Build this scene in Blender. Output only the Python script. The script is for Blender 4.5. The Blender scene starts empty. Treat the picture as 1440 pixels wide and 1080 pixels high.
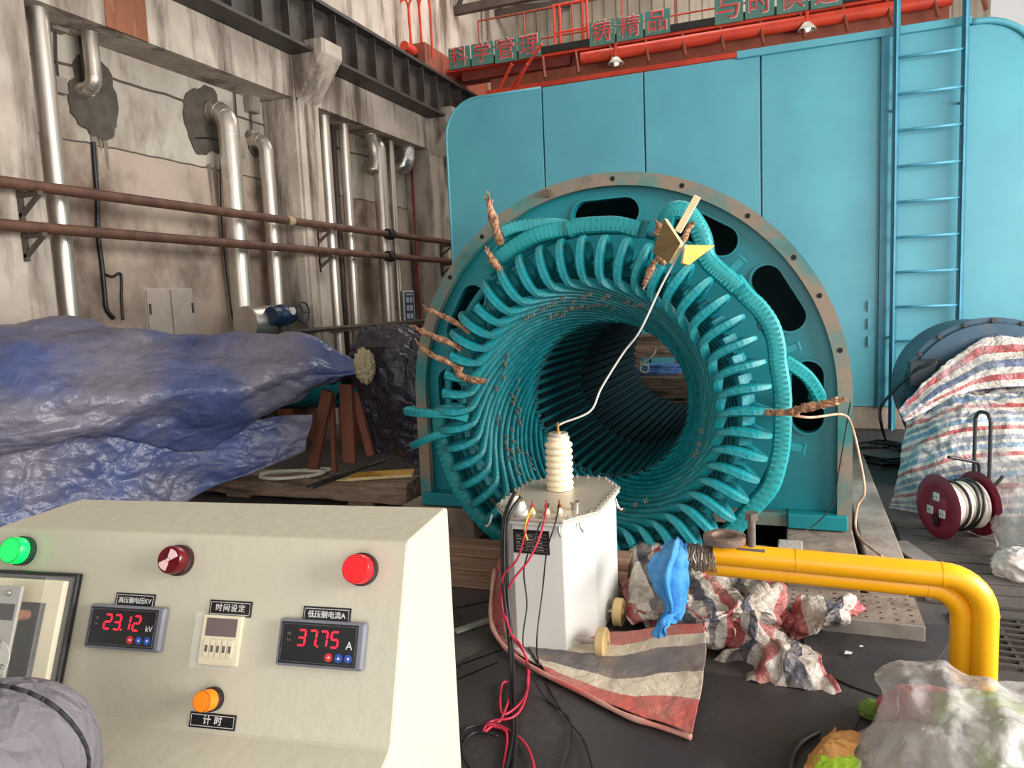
import bpy, bmesh, math, random
from mathutils import Vector, Matrix, noise
PI = math.pi
SC = bpy.context.scene
COL = SC.collection

# ------------------------------------------------------------------ camera
FPX = 1044.0
_y, _p, _r = (math.radians(a) for a in (-21.128, 6.3146, -2.4767))
FWD = Vector((math.sin(_y)*math.cos(_p), math.cos(_y)*math.cos(_p), -math.sin(_p)))
_r0 = Vector((math.cos(_y), -math.sin(_y), 0)); _u0 = _r0.cross(FWD)
RGT = math.cos(_r)*_r0 + math.sin(_r)*_u0
UPV = -math.sin(_r)*_r0 + math.cos(_r)*_u0
EYE = Vector((0, 0, 1.4))
cam = bpy.data.cameras.new('camera'); cam_o = bpy.data.objects.new('camera', cam); COL.objects.link(cam_o)
cam.sensor_fit = 'HORIZONTAL'; cam.sensor_width = 36.0; cam.lens = FPX/1440*36; cam.clip_start = 0.02; cam.clip_end = 200
mw = Matrix((RGT, UPV, -FWD)).transposed().to_4x4(); mw.translation = EYE
cam_o.matrix_world = mw
SC.camera = cam_o

# ------------------------------------------------------------------ light
SC.view_settings.view_transform = 'Standard'; SC.view_settings.look = 'None'
SC.view_settings.gamma = 1.0; SC.view_settings.use_curve_mapping = False
SC.view_settings.exposure = 0.40
W = bpy.data.worlds.new('daylight'); SC.world = W; W.use_nodes = True
_n = W.node_tree.nodes; _bg = _n['Background']
_bg.inputs[0].default_value = (1.0, 0.97, 0.92, 1); _bg.inputs[1].default_value = 0.55

def area(name, loc, target, sx, sy, power, col=(1, 1, 1)):
    l = bpy.data.lights.new(name, 'AREA'); l.shape = 'RECTANGLE'; l.size = sx; l.size_y = sy; l.energy = power; l.color = col
    o = bpy.data.objects.new(name, l); COL.objects.link(o); o.location = loc
    o.rotation_euler = (Vector(target)-Vector(loc)).to_track_quat('-Z', 'Y').to_euler()
    return o
area('hall_door_light', (1.5, -5.0, 1.8), (-1.0, 4.0, 1.0), 4.5, 3.2, 140, (1.0, 0.98, 0.95))
area('hall_window_light', (6.0, 2.5, 2.5), (-1.0, 3.6, 0.8), 7.0, 2.6, 920, (1.0, 0.97, 0.93))
area('skylight', (-1.0, 4.5, 8.5), (-1.0, 4.8, 0), 5.0, 6.0, 15, (1.0, 0.98, 0.95))
area('far_fill_light', (-1.0, 12.5, 8.2), (-1.5, 13.2, 2), 6.0, 2.5, 420, (1.0, 0.97, 0.92))  # fill light added under the far roof to brighten the back wall

# ------------------------------------------------------------------ helpers
def ray(px, py):
    return (RGT*((px-720)/FPX) - UPV*((py-540)/FPX) + FWD)
def PY(px, py, y):
    d = ray(px, py); return EYE + d*(y/d.y)
def PX(px, py, x):
    d = ray(px, py); return EYE + d*(x/d.x)
def PZ(px, py, z=0.0):
    d = ray(px, py); return EYE + d*((z-EYE.z)/d.z)
def PD(px, py, depth):
    return EYE + ray(px, py)*depth

def srgb(r, g, b):
    f = lambda c: (c/255/12.92 if c <= 10 else ((c/255+0.055)/1.055)**2.4)
    return (f(r), f(g), f(b), 1)

MATS = {}
def mat(name, col, rough=0.6, metal=0.0, col2=None, scale=6.0, bump=0.0, bscale=40.0, lo=0.35, hi=0.7, stretch=None, emit=0.0, alpha=None, trans=0.0, spec=None, detail=5):
    if name in MATS: return MATS[name]
    m = bpy.data.materials.new(name); m.use_nodes = True
    nt = m.node_tree; N = nt.nodes; L = nt.links; b = N['Principled BSDF']
    b.inputs['Roughness'].default_value = rough; b.inputs['Metallic'].default_value = metal
    if spec is not None: b.inputs['Specular IOR Level'].default_value = spec
    tc = N.new('ShaderNodeTexCoord'); src = tc.outputs['Object']
    if stretch:
        mp = N.new('ShaderNodeMapping'); mp.inputs['Scale'].default_value = stretch; L.new(src, mp.inputs[0]); src = mp.outputs[0]
    if col2 is None: col2 = tuple(c*0.78 for c in col[:3])+(1,)
    nz = N.new('ShaderNodeTexNoise'); nz.inputs['Scale'].default_value = scale; nz.inputs['Detail'].default_value = detail; L.new(src, nz.inputs['Vector'])
    rp = N.new('ShaderNodeValToRGB'); rp.color_ramp.elements[0].position = lo; rp.color_ramp.elements[1].position = hi
    rp.color_ramp.elements[0].color = col; rp.color_ramp.elements[1].color = col2
    L.new(nz.outputs['Fac'], rp.inputs[0]); L.new(rp.outputs[0], b.inputs['Base Color'])
    if bump:
        n2 = N.new('ShaderNodeTexNoise'); n2.inputs['Scale'].default_value = bscale; n2.inputs['Detail'].default_value = 4; L.new(src, n2.inputs['Vector'])
        bp = N.new('ShaderNodeBump'); bp.inputs['Strength'].default_value = bump; bp.inputs['Distance'].default_value = 0.02
        L.new(n2.outputs['Fac'], bp.inputs['Height']); L.new(bp.outputs[0], b.inputs['Normal'])
    if emit:
        b.inputs['Emission Color'].default_value = col; b.inputs['Emission Strength'].default_value = emit
    if trans: b.inputs['Transmission Weight'].default_value = trans
    if alpha is not None: b.inputs['Alpha'].default_value = alpha
    MATS[name] = m; return m

def layer(m, col, scale, lo, hi, stretch=None, fac=1.0, seed=0.0):
    """adds one more layer of dirt or paint wear over the base colour of m"""
    nt = m.node_tree; N = nt.nodes; L = nt.links; b = N['Principled BSDF']
    old = b.inputs['Base Color'].links[0].from_socket
    tc = N.new('ShaderNodeTexCoord'); mp = N.new('ShaderNodeMapping'); mp.inputs['Location'].default_value = (seed, seed*1.7, seed*.6)
    mp.inputs['Scale'].default_value = stretch or (1, 1, 1); L.new(tc.outputs['Object'], mp.inputs[0])
    nz = N.new('ShaderNodeTexNoise'); nz.inputs['Scale'].default_value = scale; nz.inputs['Detail'].default_value = 7; nz.inputs['Roughness'].default_value = .62; L.new(mp.outputs[0], nz.inputs['Vector'])
    rp = N.new('ShaderNodeValToRGB'); rp.color_ramp.elements[0].position = lo; rp.color_ramp.elements[1].position = hi
    rp.color_ramp.elements[0].color = (0, 0, 0, 1); rp.color_ramp.elements[1].color = (fac, fac, fac, 1)
    L.new(nz.outputs['Fac'], rp.inputs[0])
    mx = N.new('ShaderNodeMix'); mx.data_type = 'RGBA'
    L.new(rp.outputs[0], mx.inputs['Factor']); L.new(old, mx.inputs[6]); mx.inputs[7].default_value = col
    L.new(mx.outputs[2], b.inputs['Base Color']); return m

def striped(name, cols, period, rough=0.45, bump=0.25, bscale=60, axis=0, dirt=None, df=.6):
    """woven sheet in stripes that run along one direction of its own uv layout"""
    m = bpy.data.materials.new(name); m.use_nodes = True
    nt = m.node_tree; N = nt.nodes; L = nt.links; b = N['Principled BSDF']; b.inputs['Roughness'].default_value = rough
    uv = N.new('ShaderNodeUVMap'); sp = N.new('ShaderNodeSeparateXYZ'); L.new(uv.outputs[0], sp.inputs[0])
    dv = N.new('ShaderNodeMath'); dv.operation = 'DIVIDE'; dv.inputs[1].default_value = period; L.new(sp.outputs[axis], dv.inputs[0])
    fr = N.new('ShaderNodeMath'); fr.operation = 'FRACT'; L.new(dv.outputs[0], fr.inputs[0])
    rp = N.new('ShaderNodeValToRGB'); cr = rp.color_ramp; cr.interpolation = 'CONSTANT'
    tot = sum(w for _, w in cols); p = 0
    for i, (c, w) in enumerate(cols):
        e = cr.elements[i] if i < 2 else cr.elements.new(min(p/tot, .999))
        e.position = p/tot; e.color = c; p += w
    L.new(fr.outputs[0], rp.inputs[0])
    tc = N.new('ShaderNodeTexCoord'); nz = N.new('ShaderNodeTexNoise'); nz.inputs['Scale'].default_value = 7; nz.inputs['Detail'].default_value = 6; L.new(tc.outputs['Object'], nz.inputs['Vector'])
    r2 = N.new('ShaderNodeValToRGB'); r2.color_ramp.elements[0].position = .42; r2.color_ramp.elements[1].position = .72
    r2.color_ramp.elements[0].color = (0, 0, 0, 1); r2.color_ramp.elements[1].color = (df, df, df, 1)
    L.new(nz.outputs['Fac'], r2.inputs[0])
    mx = N.new('ShaderNodeMix'); mx.data_type = 'RGBA'; L.new(r2.outputs[0], mx.inputs['Factor']); L.new(rp.outputs[0], mx.inputs[6]); mx.inputs[7].default_value = dirt or srgb(150, 140, 128)
    L.new(mx.outputs[2], b.inputs['Base Color'])
    n2 = N.new('ShaderNodeTexNoise'); n2.inputs['Scale'].default_value = bscale; n2.inputs['Detail'].default_value = 5; L.new(tc.outputs['Object'], n2.inputs['Vector'])
    bp = N.new('ShaderNodeBump'); bp.inputs['Strength'].default_value = bump; bp.inputs['Distance'].default_value = 0.02
    L.new(n2.outputs['Fac'], bp.inputs['Height']); L.new(bp.outputs[0], b.inputs['Normal'])
    MATS[name] = m; return m

def wrinkle(m, scale, strength, dist=.03, stretch=(1, 1, 1)):
    """sharp small creases of a stiff sheet as surface relief"""
    nt = m.node_tree; N = nt.nodes; L = nt.links; b = N['Principled BSDF']
    tc = N.new('ShaderNodeTexCoord'); mp = N.new('ShaderNodeMapping'); mp.inputs['Scale'].default_value = stretch; L.new(tc.outputs['Object'], mp.inputs[0])
    nz = N.new('ShaderNodeTexNoise'); nz.inputs['Scale'].default_value = scale*.6; nz.inputs['Detail'].default_value = 3; L.new(mp.outputs[0], nz.inputs['Vector'])
    ad = N.new('ShaderNodeMix'); ad.data_type = 'RGBA'; ad.blend_type = 'LINEAR_LIGHT'; ad.inputs['Factor'].default_value = .35; L.new(mp.outputs[0], ad.inputs[6]); L.new(nz.outputs['Color'], ad.inputs[7])
    hs = []
    for k, w in ((1, 1.0), (2.6, .45)):
        vo = N.new('ShaderNodeTexVoronoi'); vo.feature = 'DISTANCE_TO_EDGE'; vo.inputs['Scale'].default_value = scale*k; L.new(ad.outputs[2], vo.inputs['Vector'])
        mn = N.new('ShaderNodeMath'); mn.operation = 'MINIMUM'; mn.inputs[1].default_value = .22; L.new(vo.outputs['Distance'], mn.inputs[0])
        ml = N.new('ShaderNodeMath'); ml.operation = 'MULTIPLY'; ml.inputs[1].default_value = w*(1 if k == 1 else -1); L.new(mn.outputs[0], ml.inputs[0]); hs.append(ml)
    sm = N.new('ShaderNodeMath'); sm.operation = 'ADD'; L.new(hs[0].outputs[0], sm.inputs[0]); L.new(hs[1].outputs[0], sm.inputs[1])
    bp = N.new('ShaderNodeBump'); bp.inputs['Strength'].default_value = strength; bp.inputs['Distance'].default_value = dist*6; L.new(sm.outputs[0], bp.inputs['Height'])
    if b.inputs['Normal'].links: L.new(b.inputs['Normal'].links[0].from_socket, bp.inputs['Normal'])
    L.new(bp.outputs[0], b.inputs['Normal']); return m

class MB:
    def __init__(s): s.v = []; s.f = []; s.uv = None
    def add(s, vs, fs):
        o = len(s.v); s.v += [tuple(v) for v in vs]; s.f += [tuple(i+o for i in f) for f in fs]; return s
    def box(s, lo, hi, M=None):
        x0, y0, z0 = lo; x1, y1, z1 = hi
        v = [Vector(c) for c in ((x0,y0,z0),(x1,y0,z0),(x1,y1,z0),(x0,y1,z0),(x0,y0,z1),(x1,y0,z1),(x1,y1,z1),(x0,y1,z1))]
        if M: v = [M @ c for c in v]
        return s.add(v, [(0,3,2,1),(4,5,6,7),(0,1,5,4),(1,2,6,5),(2,3,7,6),(3,0,4,7)])
    def beam(s, a, b, w, h, up=(0,0,1)):
        a = Vector(a); b = Vector(b); d = (b-a).normalized(); u = Vector(up)
        if abs(d.dot(u)) > .98: u = Vector((0, 1, 0))
        r = d.cross(u).normalized(); u = r.cross(d)
        vs = []
        for p in (a, b):
            for i, j in ((-1,-1),(1,-1),(1,1),(-1,1)): vs.append(p + r*(i*w/2) + u*(j*h/2))
        return s.add(vs, [(0,1,2,3),(7,6,5,4),(0,4,5,1),(1,5,6,2),(2,6,7,3),(3,7,4,0)])
    def tube(s, pts, r, n=10, closed=False, prof=None, up=None, caps=True):
        """sweep: a round section of radius r (number or list), or prof = list of (right, up) offsets scaled per point"""
        P = [Vector(p) for p in pts]; k = len(P); R = r if isinstance(r, (list, tuple)) else [r]*k
        if prof is None: prof = [(math.cos(2*PI*i/n), math.sin(2*PI*i/n)) for i in range(n)]
        n = len(prof); vs = []
        T = []
        for i in range(k):
            if closed: t = P[(i+1) % k]-P[i-1]
            else: t = P[min(i+1, k-1)]-P[max(i-1, 0)]
            T.append(t.normalized() if t.length > 1e-9 else Vector((0, 0, 1)))
        if callable(up): nrm = up(0)
        else: nrm = Vector(up) if up else (Vector((0, 0, 1)) if abs(T[0].z) < .9 else Vector((1, 0, 0)))
        for i in range(k):
            if callable(up): nrm = Vector(up(i))
            nn = nrm - T[i]*nrm.dot(T[i])
            nn = nn.normalized() if nn.length > 1e-6 else T[i].orthogonal().normalized()
            if not callable(up): nrm = nn
            b = T[i].cross(nn)
            for (x, y) in prof:
                q = R[i]
                if isinstance(q, tuple): vs.append(P[i]+b*x*q[0]+nn*y*q[1])
                else: vs.append(P[i]+b*x*q+nn*y*q)
        fs = []
        for i in range(k if closed else k-1):
            a = i*n; c = ((i+1) % k)*n
            for j in range(n): fs.append((a+j, a+(j+1) % n, c+(j+1) % n, c+j))
        if caps and not closed:
            fs.append(tuple(range(n-1, -1, -1))); fs.append(tuple(range((k-1)*n, k*n)))
        return s.add(vs, fs)
    def cyl(s, a, b, r, n=24, r2=None):
        return s.tube([a, b], [r, r if r2 is None else r2], n)
    def lathe(s, prof, o=(0,0,0), axis=(0,0,1), n=32):
        """prof: list of (radius, height along axis)"""
        ax = Vector(axis).normalized(); e1 = ax.orthogonal().normalized(); e2 = ax.cross(e1); o = Vector(o)
        vs = []; fs = []
        for (r, h) in prof:
            for j in range(n):
                a = 2*PI*j/n; vs.append(o+ax*h+(e1*math.cos(a)+e2*math.sin(a))*max(r, 1e-5))
        for i in range(len(prof)-1):
            for j in range(n): fs.append((i*n+j, i*n+(j+1) % n, (i+1)*n+(j+1) % n, (i+1)*n+j))
        fs.append(tuple(range(n-1, -1, -1))); fs.append(tuple(range((len(prof)-1)*n, len(prof)*n)))
        return s.add(vs, fs)
    def prism(s, poly, a, b, axis='y', M=None):
        """poly in the two other axes, extruded from a to b"""
        n = len(poly); vs = []
        for h in (a, b):
            for (p, q) in poly:
                v = {'x': (h, p, q), 'y': (p, h, q), 'z': (p, q, h)}[axis]; vs.append(M @ Vector(v) if M else v)
        fs = [tuple(range(n-1, -1, -1)), tuple(range(n, 2*n))]+[(i, (i+1) % n, n+(i+1) % n, n+i) for i in range(n)]
        return s.add(vs, fs)
    def ball(s, c, r, n=12, m=8, sc=(1,1,1)):
        vs = []; c = Vector(c)
        for i in range(m+1):
            a = PI*i/m
            for j in range(n):
                b = 2*PI*j/n; vs.append(c+Vector((sc[0]*r*math.sin(a)*math.cos(b), sc[1]*r*math.sin(a)*math.sin(b), sc[2]*r*math.cos(a))))
        fs = []
        for i in range(m):
            for j in range(n): fs.append((i*n+j, (i+1)*n+j, (i+1)*n+(j+1) % n, i*n+(j+1) % n))
        return s.add(vs, fs)
    def mesh(s, name):
        me = bpy.data.meshes.new(name); me.from_pydata(s.v, [], s.f); bm = bmesh.new(); bm.from_mesh(me)
        bmesh.ops.remove_doubles(bm, verts=bm.verts, dist=1e-6); bmesh.ops.recalc_face_normals(bm, faces=bm.faces)
        bm.to_mesh(me); bm.free(); return me

def obj(name, mb, m, parent=None, smooth=False, bevel=0.0, local=True, loc=None, M=None, sub=0, auto=None):
    me = mb.mesh(name) if isinstance(mb, MB) else mb
    o = bpy.data.objects.new(name, me); COL.objects.link(o)
    if m: me.materials.clear(); me.materials.append(m)
    if parent: o.parent = parent
    if M is not None: o.matrix_local = M
    if loc is not None: o.location = loc
    if smooth: 
        me.polygons.foreach_set('use_smooth', [True]*len(me.polygons))
        if auto: me.set_sharp_from_angle(angle=math.radians(auto))
    if bevel:
        b = o.modifiers.new('edge', 'BEVEL'); b.width = bevel; b.segments = 2; b.limit_method = 'ANGLE'
    if sub:
        b = o.modifiers.new('smooth', 'SUBSURF'); b.levels = sub; b.render_levels = sub
    return o
def tag(o, label=None, cat=None, group=None, kind=None):
    if label: o['label'] = label
    if cat: o['category'] = cat
    if group: o['group'] = group
    if kind: o['kind'] = kind
    return o
def empty(name, loc, label=None, cat=None, group=None, rz=0.0):
    o = bpy.data.objects.new(name, None); COL.objects.link(o); o.location = loc; o.rotation_euler = (0, 0, rz); o.empty_display_size = .1
    return tag(o, label, cat, group)
def struct(name, mb, m, **k): return tag(obj(name, mb, m, **k), kind='structure')
def dup(o, loc=None, rz=None, label=None):
    c = o.copy(); COL.objects.link(c)
    for ch in list(o.children):
        d = ch.copy(); COL.objects.link(d); d.parent = c
        for g in list(ch.children):
            e = g.copy(); COL.objects.link(e); e.parent = d
    if loc is not None: c.location = loc
    if rz is not None: c.rotation_euler = (0, 0, rz)
    if label: c['label'] = label
    return c
def evalmesh(o, name):
    dg = bpy.context.evaluated_depsgraph_get(); me = bpy.data.meshes.new_from_object(o.evaluated_get(dg)); me.name = name
    d = o.data; bpy.data.objects.remove(o); bpy.data.curves.remove(d); return me
def flat(outer, holes, thick, name='plate'):
    """a plate with holes, drawn in x/y, thickness about z=0"""
    cu = bpy.data.curves.new(name, 'CURVE'); cu.dimensions = '2D'; cu.fill_mode = 'BOTH'; cu.extrude = thick/2
    for pl in [outer]+list(holes):
        sp = cu.splines.new('POLY'); sp.points.add(len(pl)-1); sp.use_cyclic_u = True
        for p, (x, y) in zip(sp.points, pl): p.co = (x, y, 0, 1)
    o = bpy.data.objects.new(name, cu); COL.objects.link(o); bpy.context.view_layer.update()
    return evalmesh(o, name)
def textmesh(s, size, thick=0.0005, name='lettering', spacing=1.0, align='CENTER'):
    cu = bpy.data.curves.new(name, 'FONT'); cu.body = s; cu.size = size; cu.extrude = thick; cu.align_x = align; cu.align_y = 'CENTER'; cu.space_character = spacing
    o = bpy.data.objects.new(name, cu); COL.objects.link(o); bpy.context.view_layer.update()
    return evalmesh(o, name)
XZ = Matrix.Rotation(PI/2, 4, 'X')          # drawing plane x/y stands up as x/z, facing -y

def catmull(P, t):
    n = len(P)-1; x = min(max(t, 0), 1)*n; i = min(int(x), n-1); f = x-i
    a = P[max(i-1, 0)]; b = P[i]; c = P[i+1]; d = P[min(i+2, n)]
    return 0.5*((2*b)+(c-a)*f+(2*a-5*b+4*c-d)*f*f+(3*b-a-3*c+d)*f*f*f)
def spline(pts, n):
    P = [Vector(p) for p in pts]; return [catmull(P, i/(n-1)) for i in range(n)]
def crumple(p, sc, seed=0.0):
    q = Vector(p)*sc+Vector((seed, seed*1.3, -seed))
    w = Vector((noise.noise(q*.7+Vector((5, 1, 2))), noise.noise(q*.7+Vector((1, 7, 3))), noise.noise(q*.7+Vector((2, 4, 9)))))*.9
    a = 1-2.4*abs(noise.noise(q*.55+w)); b = 1-2.4*abs(noise.noise(q*1.15+w*1.4+Vector((9, 0, 4)))); c = 1-2.4*abs(noise.noise(q*2.4-w*1.2))
    return .35+.52*a+.30*b+.15*c
def lump(rad, sc, seed, zmin=None, k=.30):
    me = bpy.data.meshes.new('lump'); bm = bmesh.new(); bmesh.ops.create_icosphere(bm, subdivisions=5, radius=1)
    for v in bm.verts:
        d = 1+k*(crumple(v.co, 1.6, seed)-.4)+k*.35*(crumple(v.co, 4, seed+3)-.4); v.co = Vector((v.co.x*d*rad*sc[0], v.co.y*d*rad*sc[1], v.co.z*d*rad*sc[2] if zmin is None else max(v.co.z*d*rad*sc[2], zmin)))
    bm.to_mesh(me); bm.free(); me.polygons.foreach_set('use_smooth', [True]*len(me.polygons)); return me
def loft(rows, nu, nv, amp=0.03, sc=4.0, seed=1.0, amp2=0.0, sc2=12.0, ulen=1.0, vlen=1.0, name='sheet', edge=True, warp=0.0, long=None):
    """cloth surface through rows of control points, creased along its normals; uv in metres"""
    rows = [[Vector(p) for p in r] for r in rows]
    lines = [[catmull(r, j/(nu-1)) for j in range(nu)] for r in rows]
    G = []
    for i in range(nv):
        t = i/(nv-1); G.append([catmull([l[j] for l in lines], t) for j in range(nu)])
    V = []
    for i in range(nv):
        for j in range(nu):
            a = G[i][min(j+1, nu-1)]-G[i][max(j-1, 0)]; b = G[min(i+1, nv-1)][j]-G[max(i-1, 0)][j]
            nn = a.cross(b); nn = nn.normalized() if nn.length > 1e-9 else Vector((0, 0, 1))
            p = G[i][j]; h = amp*(crumple(p, sc, seed)-.35)
            if amp2: h += amp2*(crumple(p, sc2, seed+7)-.35)
            if long: h += long[0]*noise.noise(Vector((j/nu*long[1], i/nv*long[2], seed)))
            V.append(p+nn*h)
    F = [(i*nu+j, i*nu+j+1, (i+1)*nu+j+1, (i+1)*nu+j) for i in range(nv-1) for j in range(nu-1)]
    me = bpy.data.meshes.new(name); me.from_pydata(V, [], F)
    ul = me.uv_layers.new(name='UVMap'); 
    for poly in me.polygons:
        for li in poly.loop_indices:
            k = me.loops[li].vertex_index; i, j = divmod(k, nu); w = warp*noise.noise(V[k]*3) if warp else 0
            ul.data[li].uv = (j/(nu-1)*ulen+w, i/(nv-1)*vlen+w)
    me.polygons.foreach_set('use_smooth', [True]*len(me.polygons)); me.update()
    return me
def cloth(name, me, m, thick=0.004, parent=None):
    o = bpy.data.objects.new(name, me); COL.objects.link(o); me.materials.append(m)
    s = o.modifiers.new('thickness', 'SOLIDIFY'); s.thickness = thick; s.offset = 0
    if parent: o.parent = parent
    return o
def cable(name, pts, r, m, label=None, cat=None, group=None, n=8, k=12, parent=None):
    P = spline(pts, max(2, (len(pts)-1)*k))
    o = obj(name, MB().tube(P, r, n), m, parent, smooth=True)
    return tag(o, label, cat, group)
# ------------------------------------------------------------------ materials
CONC = layer(layer(mat('concrete_paint', srgb(205, 192, 178), .85, col2=srgb(172, 158, 145), scale=1.6, bump=.5, bscale=14),
      srgb(80, 64, 54), 2.6, .49, .64, (1, 1, .16), .9, 3), srgb(112, 98, 86), 1.0, .52, .70, (1, 1, .7), .6, 11)
CONC2 = layer(layer(mat('panel_plaster', srgb(196, 188, 174), .85, col2=srgb(176, 168, 155), scale=1.2, bump=.35, bscale=9),
      srgb(88, 72, 62), 1.8, .50, .66, (1, 1, .35), .9, 5), srgb(140, 118, 104), .7, .48, .64, None, .5, 2)
FLOORM = layer(layer(mat('floor_steel', srgb(74, 68, 66), .62, col2=srgb(52, 48, 47), scale=3, bump=.25, bscale=25),
      srgb(108, 100, 94), 1.8, .55, .75, None, .5, 4), srgb(38, 35, 34), 5, .58, .7, None, .6, 9)
DARKSTEEL = mat('dark_steel', srgb(74, 67, 63), .55, .2, col2=srgb(52, 46, 43), scale=5, bump=.1)
BLACK = mat('black_rubber', srgb(22, 21, 22), .5, col2=srgb(30, 29, 30))
TURQ = layer(layer(mat('turquoise_paint', srgb(84, 154, 170), .38, col2=srgb(76, 144, 160), scale=1.4, bump=.04, bscale=5),
      srgb(80, 166, 172), .9, .5, .72, None, .6, 4), srgb(60, 120, 130), 9, .68, .78, None, .35, 8)
TURQD = mat('turquoise_dark', srgb(52, 128, 150), .4, col2=srgb(46, 116, 138))
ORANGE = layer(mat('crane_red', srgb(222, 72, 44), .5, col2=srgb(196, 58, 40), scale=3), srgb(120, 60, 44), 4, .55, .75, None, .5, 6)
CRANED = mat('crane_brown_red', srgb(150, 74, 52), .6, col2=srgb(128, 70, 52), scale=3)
WOODG = layer(mat('old_timber', srgb(158, 134, 114), .9, col2=srgb(108, 90, 76), scale=4, stretch=(1, 6, 6), bump=.6, bscale=12), srgb(58, 48, 42), 6, .52, .62, (.3, 3, 3), .7, 2)
WHITEM = mat('white_paint', srgb(232, 230, 222), .4, col2=srgb(222, 218, 208))

# ------------------------------------------------------------------ floor, walls, roof
struct('floor', MB().box((-7, -3, -.2), (9, 18, 0)), FLOORM)
XC, XR = -5.3, -5.75
struct('wall_left', MB().box((XR-.3, -1, 2.92), (XR, 18, 4.5)), CONC2)
CONC3 = layer(layer(mat('lower_plaster', srgb(186, 168, 152), .85, col2=srgb(164, 146, 132), scale=1.1, bump=.35, bscale=9),
      srgb(92, 72, 60), 1.3, .47, .66, (1, 1, .7), .85, 7), srgb(206, 190, 172), 1.6, .55, .75, None, .6, 12)
struct('wall_left_lower', MB().box((XR-.3, -1, 0), (XR+.012, 18, 2.92)), CONC3)
a, b = PX(150, 20, XC), PX(207, 20, XC); struct('trim_16', MB().box((XC-.03, a.y, 3.80), (XC-.012, b.y, 4.30)), layer(mat('rust_plaster', srgb(150, 96, 70), .9, col2=srgb(128, 78, 58), scale=3, stretch=(1, 3, .4)), srgb(190, 150, 124), 3, .55, .7, (1, 2, .3), .7, 3))
struct('wall_left_upper', MB().box((XR-.3, -1, 4.5), (XR+.1, 18, 10)), CONC)
# back wall of ribbed sheet
pl = []; x = -6.0
while x < 3.2: pl += [(x, 16.0), (x+.10, 16.0), (x+.13, 16.05), (x+.22, 16.05)]; x += .25
pl += [(x, 16.3), (-6.0, 16.3)]
struct('wall_back', MB().prism(pl, 0, 12, 'z'), mat('ribbed_sheet', srgb(176, 166, 150), .6, col2=srgb(150, 140, 126), scale=1.2))
for i, (a, b) in enumerate(((-1, 1.6), (3.25, 4.12), (7.28, 7.72), (10.62, 11.1), (14.2, 14.7))):
    mb = MB().box((XR, a, 0), (XC, b, 4.4))
    struct('trim_%d' % (i+1), mb, CONC, bevel=.015)
for i, (a, b) in enumerate(((1.6, 3.25), (4.12, 7.28), (7.72, 10.62), (11.1, 14.2))):
    mb = MB().prism([(XR, 3.80), (XC-.02, 3.80), (XC-.02, 4.30), (XC-.25, 4.42), (XR, 4.42)], a, b, 'y')
    struct('trim_%d' % (i+6), mb, CONC)
for i, (a, b) in enumerate(((7.30, 7.70), (10.64, 11.08))):    # corbels under the crane runway
    mb = MB().prism([(XC, 3.72), (XC+.05, 3.80), (XC+.40, 4.25), (XC+.40, 4.40), (XC, 4.40)], a, b, 'y')
    struct('trim_%d' % (i+10), mb, CONC, bevel=.01)
# pale strips down the column edge
mb = MB()
for y0, y1 in ((7.30, 7.40), (7.47, 7.68)): mb.box((XC, y0, 0), (XC+.035, y1, 3.8))
struct('trim_12', mb, CONC)
# panel joints and grey mortar patches round the pipe openings
mb = MB()
for a, b in ((4.12, 7.28), (7.72, 10.62)):
    for z in (2.92, 3.55):
        P = [(XR+.004, a+(b-a)*t/24, z+.018*noise.noise(Vector((t*.9, z, a)))) for t in range(25)]
        mb.tube(P, .012, 5)
struct('trim_13', mb, mat('joint_dark', srgb(98, 84, 74), .9))
PATCH = mat('grey_mortar', srgb(92, 84, 76), .95, col2=srgb(74, 66, 60), scale=9, bump=.6, bscale=22)
def patch(n, cx, cy, rx, ry, seed):
    c = PX(cx, cy, XR); pts = []
    for k in range(60):
        a = 2*PI*k/60; r = 1.05+.38*noise.noise(Vector((math.cos(a)*1.5, math.sin(a)*1.5, seed)))+.12*noise.noise(Vector((math.cos(a)*5, math.sin(a)*5, seed)))
        pts.append((c.y+rx*r*math.cos(a), c.z+ry*r*math.sin(a)))
    struct('trim_%d' % n, MB().prism(pts, XR, XR+.02, 'x'), PATCH, bevel=.008)
patch(14, 133, 140, .24, .33, 1); patch(15, 288, 172, .30, .36, 4); patch(16, 357, 200, .12, .15, 7)

mb = MB()
for l in (((600, 952), (705, 915)), ((600, 975), (700, 932)), ((640, 855), (720, 838))):
    a, b = PZ(*l[0], .003), PZ(*l[1], .003); mb.beam(a, b, .010, .004)
struct('trim_17', mb, BLACK)
mb = MB(); rs = random.Random(2)
for cx, cy in ((128, 168), (136, 170), (143, 166), (292, 232), (300, 236)):
    p = PX(cx, cy, XR); l = rs.uniform(.25, .5); w0 = rs.uniform(.02, .045); mb.add([(XR+.016, p.y-w0, p.z), (XR+.016, p.y+w0, p.z+.02), (XR+.016, p.y+w0*.3, p.z-l), (XR+.016, p.y-w0*.2, p.z-l*.9)], [(0, 3, 2, 1)])
struct('trim_18', mb, mat('drip_stain', srgb(112, 100, 88), .9, col2=srgb(140, 128, 116), scale=12))
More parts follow.
